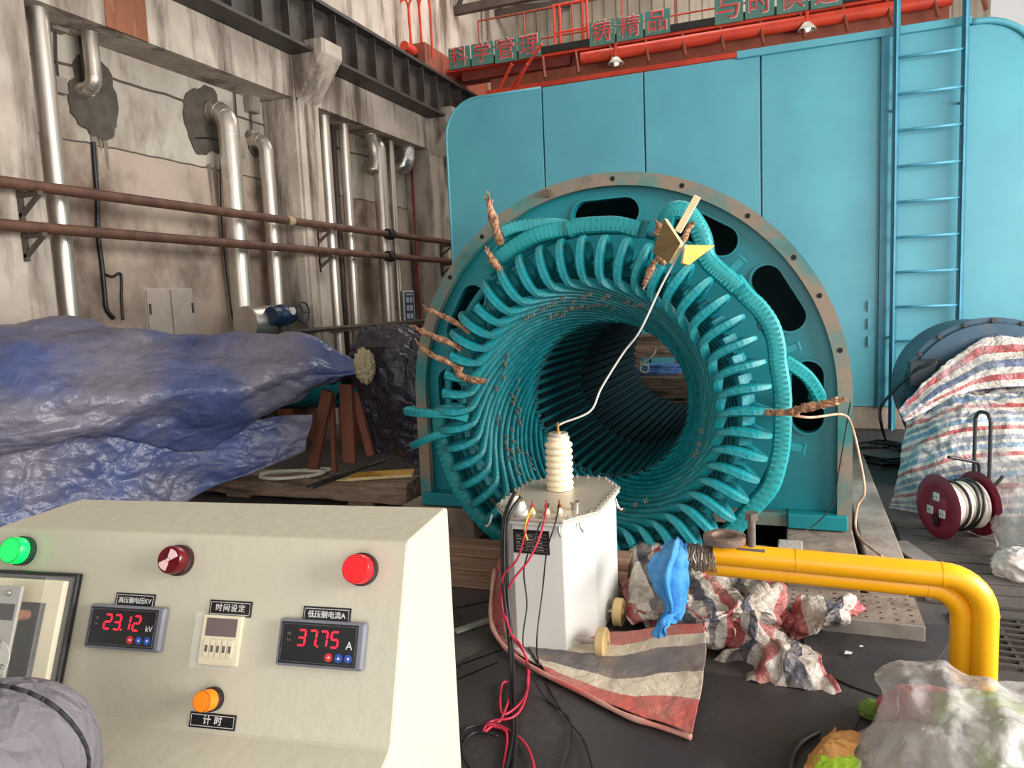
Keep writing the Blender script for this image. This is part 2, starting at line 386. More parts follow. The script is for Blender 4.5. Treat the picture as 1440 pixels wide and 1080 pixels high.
# roof: sloping sheet with purlins far back and steel trusses
mb = MB().prism([(-3, 9.3), (11, 9.3), (18, 7.6), (18, 7.7), (11, 9.4), (-3, 9.4)], -6, 6.5, 'x')
struct('ceiling', mb, mat('roof_sheet', srgb(182, 172, 156), .7, col2=srgb(160, 150, 134), scale=1))
TRUSS = mat('truss_steel', srgb(84, 74, 66), .6, col2=srgb(62, 54, 48), scale=4)
def truss(y, z0, label):
    t = empty('roof_truss', (0, y, z0), label, 'roof truss', 'steel roof trusses above the crane')
    obj('chord', MB().beam((-5.7, 0, 0), (3.2, 0, 0), .12, .14), TRUSS, t)
    obj('chord', MB().beam((-5.7, 0, 1.2), (3.2, 0, 1.2), .12, .14), TRUSS, t)
    for k in range(8):
        x = -5.6+k*1.1
        obj('brace', MB().beam((x, 0, 0), (x+.55, 0, 1.2), .06, .07), TRUSS, t)
        obj('brace', MB().beam((x+.55, 0, 1.2), (x+1.1, 0, 0), .06, .07), TRUSS, t)
    for k in range(5):
        x = -5.2+k*1.9
        obj('tie', MB().beam((x, 0, 0), (x+.8, 1.6, .5), .05, .05), TRUSS, t)
truss(12.6, 6.55, 'dark steel roof truss nearest above the crane lettering boards')
truss(14.6, 7.15, 'dark steel roof truss farther back near the ribbed end wall')

# ------------------------------------------------------------------ crane runway beam
def runway():
    zb = PX(409, 59, -5.05).z; zt = 4.86; r = empty('crane_runway_beam', (-5.15, 0, zb), 'long dark steel runway girder with stiffener plates along the left wall', 'runway girder')
    obj('web', MB().box((-.02, -1, .04), (.02, 15.9, zt-zb-.04)), DARKSTEEL, r)
    obj('lower_flange', MB().box((-.14, -1, 0), (.14, 15.9, .035)), DARKSTEEL, r)
    obj('upper_flange', MB().box((-.16, -1, zt-zb-.04), (.16, 15.9, zt-zb)), DARKSTEEL, r)
    obj('crane_rail', MB().box((-.03, -1, zt-zb), (.03, 15.9, zt-zb+.07)), DARKSTEEL, r)
    for k in range(22):
        y = 5.6+k*.44
        obj('stiffener', MB().box((.02, y, .035), (.12, y+.015, zt-zb-.04)), DARKSTEEL, r)
runway()

# ------------------------------------------------------------------ turquoise enclosure
EY = 8.0
def enclosure():
    r = empty('steel_enclosure', (-1, EY, 0), 'large turquoise steel enclosure of tall panels behind the stator', 'machine enclosure')
    zt, zb = 3.70, .23; x0, x1 = -3.76, 2.0; ox = 1.0
    def corner(cx, cz, rad, a0, a1): return [(cx+rad*math.cos(a0+(a1-a0)*k/12), cz+rad*math.sin(a0+(a1-a0)*k/12)) for k in range(13)]
    sil = [(x0+.02, zb)]+corner(x0+.40, zt-.40, .38, PI, PI/2)+corner(x1-.5, zt-.5, .48, PI/2, 0)+[(x1-.02, zb)]
    obj('back_body', MB().prism([(a+ox, b) for a, b in sil], .03, 1.0, 'y'), TURQD, r)
    seams = [x0, -2.59, -1.48, -.33, .77, x1]
    for i in range(5):
        a, b = seams[i]+.008, seams[i+1]-.008
        if i == 0: p = [(a, zb)]+corner(x0+.40, zt-.40, .392, PI, PI/2)+[(b, zt), (b, zb)]
        elif i == 4: p = [(a, zb), (a, zt)]+corner(x1-.5, zt-.5, .49, PI/2, 0)+[(b, zb)]
        else: p = [(a, zb), (a, zt), (b, zt), (b, zb)]
        obj('panel', MB().prism([(q+ox, z) for q, z in p], -.02, .03, 'y'), TURQ, r, bevel=.004)
    obj('edge_post', MB().box((.73+ox, -.06, zb), (.80+ox, -.02, zt)), TURQD, r, bevel=.005)
    obj('top_lip', MB().box((-.55+ox, -.07, zt-.02), (1.45+ox, .06, zt+.05)), TURQ, r, bevel=.006)
    P = [(x0+.0+ox, -.02, zb)]+[(a+ox, -.02, b) for a, b in corner(x0+.40, zt-.40, .40, PI, PI/2)]+[(-2.6+ox, -.02, zt)]
    obj('edge_bead', MB().tube(P, .014, 8), TURQ, r, smooth=True)
    P = [(1.45+ox, -.03, zt)]+[(a+ox, -.03, b) for a, b in corner(x1-.5, zt-.5, .5, PI/2, 0)]+[(x1+ox, -.03, 1.0)]
    obj('edge_bead', MB().tube(P, .03, 8), TURQ, r, smooth=True)
    obj('plinth', MB().box((x0+ox+.05, .0, 0), (x1+ox-.05, .98, zb)), mat('plinth_concrete', srgb(150, 136, 122), .9, col2=srgb(112, 100, 90), scale=3, bump=.4), r, bevel=.01)
    for px, py in ((1222, 430), (1222, 455), (1222, 480)):
        p = PY(px, py, EY-.02); obj('latch', MB().box((p.x-.012+ox, -.05, p.z-.05), (p.x+.012+ox, -.02, p.z+.05)), TURQ, r)
enclosure()
def ladder():
    y = EY-.15; r = empty('ladder', (1.12, y, 0), 'blue-green fixed steel ladder on the turquoise enclosure', 'ladder')
    LM = mat('ladder_paint', srgb(84, 160, 184), .45, col2=srgb(70, 140, 166)); 
    for x in (.85, 1.395):
        obj('rail', MB().box((x-1.12-.008, -.03, .02), (x-1.12+.008, .03, 4.5)), LM, r)
        obj('rail_flange', MB().box((x-1.12-.03, .024, .02), (x-1.12+.03, .032, 4.5)), TURQD, r)
    for k in range(10):
        z = 3.45-k*.322
        obj('rung', MB().cyl((-.27, 0, z), (.275, 0, z), .013, 10), LM, r, smooth=True)
    for z in (.9, 3.0):
        for x in (-.27, .275): obj('bracket', MB().box((x-.02, .03, z), (x+.02, .13, z+.02)), TURQD, r)
ladder()

# ------------------------------------------------------------------ overhead crane
def crane():
    Y = 11.4; z = lambda px, py: PY(px, py, Y).z; x = lambda px, py: PY(px, py, Y).x
    xl = -5.35; xe = PY(1335, 20, Y).x; r = empty('overhead_crane', (xl, Y, 4.93), 'red overhead travelling crane girder with lettered boards above the enclosure', 'overhead crane')
    def bx(n, a, b, m, **k): return obj(n, MB().box((a[0]-xl, a[1]-Y, a[2]-4.93), (b[0]-xl, b[1]-Y, b[2]-4.93)), m, r, **k)
    zb = z(760, 118)-.35; zt = z(900, 66)
    zm = z(900, 92); zp = PY(900, 69, Y-.18).z; zf = PY(900, 101, Y-.1).z; zt = PY(900, 57, Y-.22).z
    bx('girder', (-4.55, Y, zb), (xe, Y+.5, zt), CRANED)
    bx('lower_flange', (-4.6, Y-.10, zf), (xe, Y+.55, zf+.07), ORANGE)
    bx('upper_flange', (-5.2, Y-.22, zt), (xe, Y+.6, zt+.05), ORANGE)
    obj('pipe_rail', MB().cyl((-3.0-xl, -.18, zp-4.93), (xe-xl, -.18, zp-4.93), .085, 16), ORANGE, r, smooth=True, auto=40)
    for k in range(15):
        xx = -3.6+k*.52
        obj('stiffener', MB().beam((xx-xl, -.2, zt-4.93), (xx+.06-xl, -.30, zt-.34-4.93), .03, .05), CRANED, r)
    # left end: carriage, buffer, inspection cage and stay rods
    bx('end_carriage', (-5.62, Y-.9, 4.98), (-5.22, Y+1.6, 5.35), CRANED, bevel=.02)
    bx('end_plate', (-5.0, Y-.1, 4.93), (-3.2, Y+.05, 5.22), mat('crane_dark_red', srgb(120, 46, 38), .6), bevel=.01)  # end plate in a darker red than the girder
    obj('wheel', MB().lathe([(.02, -.06), (.2, -.06), (.2, .06), (.02, .06)], (-.07, -.75, .14), (1, 0, 0), 24), BLACK, r)
    obj('buffer', MB().cyl((-.07, -.9, .30), (-.07, -1.2, .30), .07, 14), ORANGE, r)
    for dx in (-.27, -.09, .09):
        obj('cage_bar', MB().tube(spline([(dx-.05, -.8, .2), (dx-.08, -.8, .95), (dx+.02, -.8, 1.12), (dx+.1, -.8, .95), (dx+.1, -.8, .2)], 24), .018, 6), ORANGE, r)
    for a, b in (((720, 90), (690, 150)), ((762, 62), (718, 125)), ((742, 90), (712, 150))):
        pa = PY(*a, Y-.5); pb = PY(*b, Y-.3)
        obj('stay_rod', MB().cyl((pa.x-xl, pa.y-Y, pa.z-4.93), (pb.x-xl, pb.y-Y, pb.z-4.93), .022, 8), ORANGE, r)
    # walkway rails
    zr = zt+.95
    for zz in (zt+.5, zr): obj('hand_rail', MB().cyl((-4.9-xl, .45, zz-4.93), (xe-xl, .45, zz-4.93), .016, 8), CRANED, r)
    for k in range(9): obj('rail_post', MB().cyl((-4.9+k*.8-xl, .45, zt-4.93), (-4.9+k*.8-xl, .45, zr-4.93), .016, 8), CRANED, r)
    # cage in the middle of the boards
    for px in (782, 790, 822, 828):
        p = PY(px, 30, Y); obj('cage_bar', MB().cyl((p.x-xl, -.1, zt-4.93), (p.x-xl, -.1, zt+.75-4.93), .02, 8), ORANGE, r)
    p0 = PY(780, 20, Y); p1 = PY(828, 20, Y)
    for h in (.35, .75): obj('cage_bar', MB().cyl((p0.x-xl, -.1, zt+h-4.93), (p1.x-xl, -.1, zt+h-4.93), .018, 8), ORANGE, r)
    BG = mat('board_green', srgb(64, 122, 112), .6, col2=srgb(88, 124, 112), scale=2); RED = mat('board_red', srgb(206, 62, 66), .6, col2=srgb(176, 70, 70), scale=6); PALE = mat('board_pale', srgb(214, 190, 180), .6)
    boards = [('科', 630, 66, 661, 96), ('学', 662, 60, 694, 91), ('管', 695, 54, 727, 87), ('理', 728, 48, 761, 81),
              ('铸', 828, 29, 865, 63), ('精', 866, 22, 905, 56), ('品', 906, 14, 943, 48),
              ('与', 1004, -8, 1046, 32), ('时', 1047, -14, 1090, 24), ('俱', 1091, -20, 1138, 17), ('进', 1139, -26, 1186, 10)]
    for ch, x0, y0, x1, y1 in boards:
        yy = Y-.32; a = PY(x0, (y0+y1)/2+3, yy); b = PY(x1, (y0+y1)/2-3, yy)
        top = PY((x0+x1)/2, y0, yy).z; bot = PY((x0+x1)/2, y1, yy).z
        bd = obj('sign_board', MB().box((-(b.x-a.x)/2+.01, 0, -(top-bot)/2), ((b.x-a.x)/2-.01, .03, (top-bot)/2)), BG, r, loc=((a.x+b.x)/2-xl, yy-Y, (top+bot)/2-4.93))
        bd['label'] = 'green board with the red character '+ch
        s = min(b.x-a.x, top-bot)*.92
        obj('lettering', textmesh(ch, s*1.04, .004), PALE, bd, M=Matrix.Translation((.0, -.004, 0)) @ XZ @ Matrix.Diagonal((1.06, 1.06, 1, 1)))
        obj('lettering', textmesh(ch, s, .006), RED, bd, M=Matrix.Translation((0, -.012, 0)) @ XZ)
    bx('catwalk_edge', (-5.0, Y-.30, zt+.02), (xe, Y-.27, zt+.12), BLACK)
crane()
def bell_lamp(px, py, label):
    p = PY(px, py, 11.15); r = empty('bell_lamp', p, label, 'lamp', 'bell lamps under the crane')
    obj('shade', MB().lathe([(.02, .10), (.05, .09), (.12, .0), (.115, -.005), (.04, .07)], n=24), mat('lamp_white', srgb(235, 228, 215), .35), r, smooth=True)
    obj('socket', MB().cyl((0, 0, .08), (0, 0, .30), .025, 10), ORANGE, r)
    obj('bulb', MB().ball((0, 0, .02), .05), mat('bulb_glass', srgb(250, 246, 236), .2, emit=.5), r, smooth=True)
bell_lamp(866, 90, 'white bell lamp hanging under the crane between its middle boards')
bell_lamp(1135, 42, 'white bell lamp hanging under the crane nearest the ladder')
# ------------------------------------------------------------------ bed rails and sleepers under the stator
BED = layer(mat('bed_steel', srgb(150, 132, 118), .75, col2=srgb(112, 98, 88), scale=5, bump=.3, bscale=20), srgb(82, 70, 62), 7, .55, .7, None, .7, 3)
SX, SY, SZ, SR = -.944, 3.93, .855, 1.199
r = empty('bed_rail', (.19, 4.8, 0), 'broad rusty bed plate under the right foot of the stator', 'bed plate')
obj('bed_block', MB().box((-.24, -1.32, 0), (.07, 1.45, .192)), BED, r, bevel=.008)
obj('side_strip', MB().box((.10, -1.32, 0), (.26, 1.45, .185)), mat('bed_grey', srgb(168, 156, 146), .7, col2=srgb(120, 106, 96), scale=4, bump=.2), r, bevel=.006)
r = empty('bed_rail', (-2.02, 5.0, 0), 'dark bed plate under the left foot of the stator beside the squared timber', 'bed plate')
obj('bed_block', MB().box((-.24, -1.12, 0), (.24, 1.3, .192)), BED, r, bevel=.008)

# ------------------------------------------------------------------ the stator
TEAL = layer(mat('teal_paint', srgb(8, 132, 142), .42, col2=srgb(6, 116, 126), scale=2.2, bump=.06, bscale=8), srgb(58, 120, 110), 3, .62, .78, None, .5, 6)
RUST = layer(layer(mat('worn_rim', srgb(58, 128, 122), .55, col2=srgb(40, 120, 122), scale=3), srgb(142, 118, 100), 3.2, .40, .58, None, .92, 2), srgb(96, 78, 66), 9, .55, .7, None, .6, 5)
COIL = layer(mat('coil_varnish', srgb(12, 138, 148), .46, col2=srgb(8, 108, 118), scale=9, bump=.35, bscale=60), srgb(84, 128, 124), 7, .5, .74, None, .7, 3)
TAPE = layer(mat('taped_lead', srgb(26, 150, 154), .5, col2=srgb(22, 132, 138), scale=6, bump=.15, bscale=50), srgb(60, 110, 106), 9, .6, .75, None, .5, 3)
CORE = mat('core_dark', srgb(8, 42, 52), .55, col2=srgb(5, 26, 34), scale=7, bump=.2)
COPPER = mat('bare_copper', srgb(206, 158, 122), .5, .1, col2=srgb(104, 66, 48), scale=30, bump=.5, bscale=90)
TWINE = mat('lashing_twine', srgb(146, 140, 128), .9, col2=srgb(104, 100, 94), scale=30)
ST = empty('stator', (SX, SY, .2), 'huge teal motor stator with open coil windings and a round bore', 'stator')
cz = SZ-.2
def outline(R, zb, n=64):
    return [(R*math.cos(PI*k/n), cz+R*math.sin(PI*k/n)) for k in range(n+1)]+[(-R, zb), (R, zb)]
def stand(me, y): me.transform(Matrix.Translation((0, y, 0)) @ XZ); return me
# rim flange
obj('rim', stand(flat(outline(SR, 0), [outline(SR-.068, .07)], .045), .0225), RUST, ST, bevel=.004)
# recessed end plate with slotted windows
def stadium(ang, r, ln, wd):
    c = Vector((r*math.cos(ang), cz+r*math.sin(ang))); t = Vector((-math.sin(ang), math.cos(ang))); q = Vector((math.cos(ang), math.sin(ang))); P = []
    for k in range(13): a = -PI/2+PI*k/12; P.append(c+t*(ln/2-wd/2+wd/2*math.cos(a))+q*(wd/2*math.sin(a)))
    for k in range(13): a = PI/2+PI*k/12; P.append(c+t*(-(ln/2-wd/2)+wd/2*math.cos(a))+q*(wd/2*math.sin(a)))
    return [(p.x, p.y) for p in P]
slots = [(math.radians(a), .995) for a in (91, 60, 30.5, .2, 121, 151, 181)]
circ = lambda R: [(R*math.cos(2*PI*k/72), cz+R*math.sin(2*PI*k/72)) for k in range(72)]
obj('end_plate', stand(flat(outline(SR-.01, .0), [stadium(a, q, .375, .16) for a, q in slots]+[circ(.645)], .03), .085), TEAL, ST)
for a, q in slots:
    me = flat(stadium(a, q, .389, .174), [stadium(a, q, .365, .15)], .06); obj('window_edge', stand(me, .085), TEAL, ST, smooth=True, auto=35)
# outer shell and far end plate
mb = MB(); o = outline(SR-.004, 0); n = len(o); L = 2.8
vs = [(x, .04, z) for x, z in o]+[(x, L, z) for x, z in o]
mb.add(vs, [(i, (i+1) % n, n+(i+1) % n, n+i) for i in range(n)])
obj('shell', mb, TEAL, ST, smooth=True, auto=30)
obj('end_plate', stand(flat(outline(SR-.004, .0), [circ(.50)], .03), L), TEAL, ST)
obj('foot_rail', MB().box((SR-.30, -.03, .0), (SR-.02, .09, .075)), TEAL, ST, bevel=.006)
obj('foot_rail', MB().box((-SR+.02, -.03, .0), (-SR+.30, .09, .075)), TEAL, ST, bevel=.006)
# bolt holes round the rim, one bolt left in
HOLE = mat('hole_black', srgb(14, 14, 16), .8)
for a in (88, 70, 52, 37, 26, 12, 128, 143):
    a = math.radians(a); x, z = (SR-.034)*math.cos(a), cz+(SR-.034)*math.sin(a)
    obj('bolt_hole', MB().cyl((x, -.002, z), (x, .02, z), .013, 14), HOLE, ST)
obj('bolt_hole', MB().cyl((SR-.034, -.002, .05), (SR-.034, .02, .05), .015, 14), HOLE, ST)
a = math.radians(106); x, z = (SR-.034)*math.cos(a), cz+(SR-.034)*math.sin(a)
obj('bolt', MB().cyl((x, -.03, z), (x, .0, z), .022, 6), mat('bolt_steel', srgb(110, 96, 84), .5, .4), ST)
# laminated core: toothed tube
mb = MB(); NT = 48; ring = []
for k in range(NT):
    b = 2*PI*k/NT
    for da, rr in ((-.055, .442), (-.04, .425), (.028, .425), (.043, .442)): ring.append((rr*math.cos(b+da), rr*math.sin(b+da)))
n = len(ring); vs = []; ys = [.06, .10, L-.05]
for y in ys: vs += [(x, y, z+cz) for x, z in ring]
fs = [(i*n+j, (i+1)*n+j, (i+1)*n+(j+1) % n, i*n+(j+1) % n) for i in range(len(ys)-1) for j in range(n)]
mb.add(vs, fs); 
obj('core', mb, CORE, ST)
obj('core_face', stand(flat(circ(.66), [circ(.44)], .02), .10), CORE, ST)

# coils: slot bar, evolute spiral, nose, return leg
def cyl3(rr, th, y): return Vector((rr*math.cos(th), y, cz+rr*math.sin(th)))
SPAN = math.radians(84)
def coil_path(cut=False):
    P = []; S = []
    def put(rr, deg, y, w, h): P.append((rr, math.radians(deg), y)); S.append((w, h))
    D = math.degrees(SPAN)
    put(.436, 0, .9, .012, .02); put(.436, 0, .06, .012, .02); put(.437, .8, -.005, .010, .02); put(.441, 4, -.055, .0092, .022)
    for k in range(1, 13):
        t = k/13; rr = .441+(.612-.441)*t; put(rr, 4+(D-4)*t, -.055+(-.435+.055)*t, .0092+.004*t*t, .022)
    put(.622, D+1.5, -.455, .015, .024); put(.650, D+3.6, -.466, .0185, .027)
    put(.690, D+4.3, -.472, .0215, .030); put(.735, D+4.4, -.474, .022, .033)
    if cut: put(.775, D+4.4, -.480, .026, .022); return P, S
    put(.778, D+4.2, -.470, .020, .032); put(.810, D+4.0, -.455, .0165, .026); put(.828, D+3.8, -.430, .0135, .020); put(.824, D+3.6, -.400, .015, .020)
    put(.802, D+3.6, -.370, .019, .024); put(.765, D+4.0, -.345, .026, .022); put(.735, D+5.5, -.325, .024, .022)
    for k in range(1, 11):
        t = k/10; put(.725-.19*t, D+8+(D-12)*t, -.315+.34*t, .019, .022)
    put(.53, 2*D, .06, .018, .022)
    return P, S
def coil_mesh(cut=False):
    P, S = coil_path(cut)
    pts = spline([(a[0], a[1], a[2]) for a in P], (len(P)-1)*4+1); 
    ss = spline([(s[0], s[1], 0) for s in S], (len(S)-1)*4+1)
    W = [cyl3(*p) for p in pts]
    # rectangular bar with rounded corners; local 'up' is the radial-and-axial normal of the cone
    prof = [(-1, -.55), (-.6, -1), (.6, -1), (1, -.55), (1, .55), (.6, 1), (-.6, 1), (-1, .55)]
    mb = MB()
    # transport frame: keep one side axis tangential along the nose, cone normal on the spiral
    frames = []
    prev = None
    for i in range(len(W)):
        T = (W[min(i+1, len(W)-1)]-W[max(i-1, 0)]).normalized(); p = pts[i]; k = i/4
        rad = Vector((math.cos(p.y), 0, math.sin(p.y))); tn = Vector((-math.sin(p.y), 0, math.cos(p.y)))
        cone = rad*.91+Vector((0, .41, 0))
        if k <= 3: nn = rad
        elif k <= 15: nn = cone
        elif k >= 28: nn = cone
        else:
            q = T.cross(tn); nn = q
            if prev is not None and nn.dot(prev) < 0: nn = -nn
            if k < 17: m = (k-15)/2; c = cone if prev is None or cone.dot(prev) > 0 else -cone; nn = c*(1-m)+nn.normalized()*m
        nn = nn-T*nn.dot(T)
        if prev is not None and nn.dot(prev) < 0: nn = -nn
        prev = nn.normalized(); frames.append(prev.copy())
    mb.tube(W, [(s.x, s.y) for s in ss], prof=prof, up=lambda i: frames[i])
    # recentre on the bore axis so that a turn about it places each coil
    mb.v = [(x, y, z-cz) for x, y, z in mb.v]
    return mb
coil_full = coil_mesh().mesh('winding_coil'); coil_cut = coil_mesh(True).mesh('winding_coil_open')
for me in (coil_full, coil_cut):
    me.polygons.foreach_set('use_smooth', [True]*len(me.polygons)); me.set_sharp_from_angle(angle=math.radians(50))
NC = 48; noseang = math.degrees(SPAN)+4
CUT = []
for k in range(NC):
    ang = (360/NC*k + 3.0) % 360
    cut = any(abs(((ang+noseang) % 360)-c) < 3.8 for c in (165.5, 158, 172.5, 139, 62))
    me = coil_cut if cut else coil_full
    o = bpy.data.objects.new('winding_coil', me); COL.objects.link(o); o.parent = ST
    if not me.materials: me.materials.append(COIL)
    o.matrix_local = Matrix.Translation((0, 0, cz)) @ Matrix.Rotation(-math.radians(ang+.7*math.sin(k*12.9)), 4, 'Y') @ Matrix.Translation((0, .012*math.sin(k*7.3), 0))
    if cut: CUT.append((ang+noseang) % 360); o['label'] = 'winding coil with its end cut open'
# taped phase leads that ring the windings, stub brackets, lashings and bare copper ends
def pol(deg, rr, y): return cyl3(rr, math.radians(deg), y)
LP = [(-1, -.7), (-.75, -1), (.75, -1), (1, -.7), (1, .7), (.75, 1), (-.75, 1), (-1, .7)]
def lead(pts, w=.040, h=.05, n=8):
    P = spline([pol(*p) for p in pts], (len(pts)-1)*n+1)
    mb = MB(); mb.tube(P, [(w, h)]*len(P), prof=LP, up=(0, -1, 0))
    o = obj('taped_lead', mb, TAPE, ST, smooth=True, auto=60)
    # tape turns: thin raised bands along the lead
    t = MB(); 
    for i in range(2, len(P)-2, 2):
        d = (P[i+1]-P[i-1]).normalized()*.006
        t.tube([P[i]-d, P[i]+d], [(w+.0009, h+.0009)]*2, prof=LP, up=(0, -1, 0))
    obj('tape_turn', t, TAPE, o)
    return o
lead([(74.4, .892, -.31), (80.7, .902, -.31), (87, .90, -.31), (93.8, .901, -.31), (97.2, .893, -.31)])
lead([(97.2, .90, -.29), (103, .91, -.30), (108.9, .917, -.31), (116, .915, -.31), (122.6, .907, -.31), (127, .91, -.27)])
lead([(99, .925, -.25), (103, .95, -.27), (107.7, .972, -.29), (113, 1.0, -.31), (117.1, 1.01, -.33)], .03, .045)
lead([(64.5, .80, -.30), (67, .93, -.32), (67.0, 1.01, -.34), (64, 1.035, -.34), (60.5, 1.01, -.33), (56.5, .965, -.32), (52.5, .90, -.31), (48, .885, -.31), (44, .885, -.31), (39, .89, -.31)])
lead([(41, .90, -.28), (36, .895, -.31), (31, .91, -.31), (25, .917, -.31), (19, .905, -.31), (14, .888, -.31), (8, .885, -.31), (2, .884, -.31)])
lead([(4, .884, -.29), (-3, .884, -.31), (-9, .89, -.31), (-15, .897, -.31), (-23.6, .905, -.31), (-32, .885, -.31), (-40, .88, -.31), (-48, .88, -.31)])
lead([(14, .915, -.28), (11.5, .955, -.27), (8, 1.0, -.24), (4, 1.03, -.20), (1, 1.04, -.08), (.5, 1.04, .12)], .028, .042)
lead([(-178, .90, -.27), (-168, .90, -.29), (-159, .90, -.30), (-149.7, .905, -.31), (-141, .905, -.31), (-130, .90, -.31), (-118, .89, -.31)])
lead([(-176, .66, -.44), (-178.2, .74, -.47), (-178.7, .90, -.47), (-178.9, 1.01, -.42), (-178.9, 1.035, -.36)], .020, .030)
lead([(-171, .76, -.44), (-170.4, .86, -.45), (-169, .97, -.42), (-168, 1.06, -.34)], .020, .028)
for a in (86, 44.5, 16.7, -11.4, 74, 26):
    q0 = pol(a, .86, -.27); q1 = pol(a, .995 if a in (44.5, 16.7, -11.4) else .94, -.27)
    o = obj('stub_bracket', MB().beam(q0, q1, .035, .028, (0, 1, 0)), TEAL, ST, bevel=.003)
    d = (q1-q0).normalized(); obj('end_tab', MB().beam(q1-d*.004, q1+d*.006, .046, .036, (0, 1, 0)), TEAL, o, bevel=.002)
# support ring behind the noses and slanted spacer blocks between the return legs
obj('support_ring', MB().tube([cyl3(.885, 2*PI*k/96, -.20) for k in range(96)], .022, 8, closed=True, up=(0, 1, 0)), TEAL, ST, smooth=True)
for k in range(48):
    a = 360/48*(k+.5); obj('spacer_block', MB().beam(pol(a, .70, -.40), pol(a, .755, -.33), .052, .03, (0, 1, 0)), COIL, ST, bevel=.006)
# lashings: short twine turns across the spiral bars, in rough rows
rnd = random.Random(5); mb = MB()
for row in ((150, 215, .55), (160, 200, .50), (60, 128, .575), (80, 130, .53), (200, 250, .56), (196, 240, .52), (280, 300, .55), (330, 350, .56)):
    n = int((row[1]-row[0])/3.2)
    for k in range(n):
        a = row[0]+(row[1]-row[0])*k/n+rnd.uniform(-.8, .8); rr = row[2]+rnd.uniform(-.012, .012)
        if rnd.random() < .3: continue
        t = (rr-.441)/.171; y = -.055-.38*t
        for s in (-1, 1):
            p = pol(a+s*.7, rr-.008, y-.018); q = pol(a+s*.7+1.0, rr-.030, y-.032)
            mb.tube([p, (p+q)/2+(p-pol(a, 0, y)).normalized()*-.006, q], .0042, 5)
tag(obj('lashing', mb, TWINE, ST), kind='stuff')
# twine ring at the mouth of the core
mb = MB()
for k in range(150):
    a = 2*PI*k/150; b = a+rnd.uniform(-.03, .05); mb.tube([cyl3(.422+rnd.uniform(-.004, .006), a, -.06+rnd.uniform(-.03, .02)), cyl3(.418, (a+b)/2, -.03), cyl3(.422+rnd.uniform(-.004, .006), b, .0+rnd.uniform(-.02, .02))], .0035, 4)
tag(obj('core_lashing', mb, mat('lashing_teal', srgb(40, 112, 120), .7, col2=srgb(100, 120, 120), scale=20), ST), kind='stuff')

def copper(pts, rad=.016, frays=7, seed=1, length=.07):
    """bundle of bare copper strands, twisted along pts and fraying at the end"""
    rn = random.Random(seed); P = spline(pts, 26); mb = MB()
    for s in range(7):
        ph = 2*PI*s/7; Q = []
        for i, p in enumerate(P):
            T = (P[min(i+1, 25)]-P[max(i-1, 0)]).normalized(); u = T.orthogonal().normalized(); w = T.cross(u); a = ph+i*.42
            k = rad*(.62 if s else 0)*(1-.25*math.sin(i*.5+seed)); Q.append(p+u*math.cos(a)*k+w*math.sin(a)*k)
        mb.tube(Q, rad*.42, 6)
    T = (P[-1]-P[-3]).normalized()
    for s in range(frays):
        d = (T+Vector((rn.uniform(-.5, .5), rn.uniform(-.5, .3), rn.uniform(-.5, .6)))).normalized(); l = length*rn.uniform(.5, 1.1)
        a = P[-1]+Vector((rn.uniform(-1, 1), rn.uniform(-1, 1), rn.uniform(-1, 1)))*rad*.5
        mb.tube(spline([a-T*.02, a+T*l*.4, a+T*l*.6+d*l*.5], 7), .0032, 5)
    # binding wire
    for i in range(3, 22, 5):
        T2 = (P[i+1]-P[i-1]).normalized(); u = T2.orthogonal().normalized(); w = T2.cross(u)
        mb.tube([P[i]+(u*math.cos(a)+w*math.sin(a))*rad*1.12+T2*.01*a/6 for a in [k*PI/5 for k in range(13)]], .0022, 4)
    return tag(obj('copper_end', mb, COPPER, ST, smooth=True), 'bare copper strands of a cut winding end')
LOC = Vector((SX, SY, .2))
def w(px, py, y): return PY(px, py, y)-LOC
copper([w(704, 343, 3.58), w(700, 328, 3.56), w(694, 310, 3.54), w(690, 296, 3.52)], .022, 9, 2, .09)
copper([w(708, 392, 3.48), w(703, 380, 3.46), w(694, 368, 3.45), w(688, 358, 3.44)], .018, 8, 3, .04)
copper([w(661, 467, 3.47), w(648, 458, 3.47), w(628, 447, 3.48), w(606, 437, 3.5)], .014, 5, 4, .05)
copper([w(648, 490, 3.46), w(630, 481, 3.45), w(612, 474, 3.46), w(592, 465, 3.48)], .016, 6, 5, .06)
copper([w(650, 520, 3.45), w(628, 508, 3.44), w(610, 501, 3.45), w(594, 489, 3.47)], .015, 6, 6, .06)
copper([w(640, 518, 3.44), w(648, 528, 3.42), w(662, 534, 3.41), w(680, 536, 3.40)], .016, 5, 7, .03)
copper([w(934, 372, 3.47), w(926, 364, 3.46), w(917, 376, 3.44), w(910, 392, 3.43)], .016, 8, 8, .04)
copper([w(922, 330, 3.56), w(928, 322, 3.55), w(925, 314, 3.54)], .014, 6, 9, .02)
copper([w(955, 348, 3.5), w(962, 336, 3.5), w(968, 322, 3.5), w(972, 316, 3.5)], .013, 8, 12, .02)
copper([w(1078, 580, 3.44), w(1090, 580, 3.42), w(1104, 580, 3.40), w(1116, 579, 3.38)], .013, 5, 10, .02)
copper([w(1114, 580, 3.40), w(1130, 574, 3.38), w(1150, 570, 3.36), w(1178, 564, 3.34)], .018, 8, 11, .03)
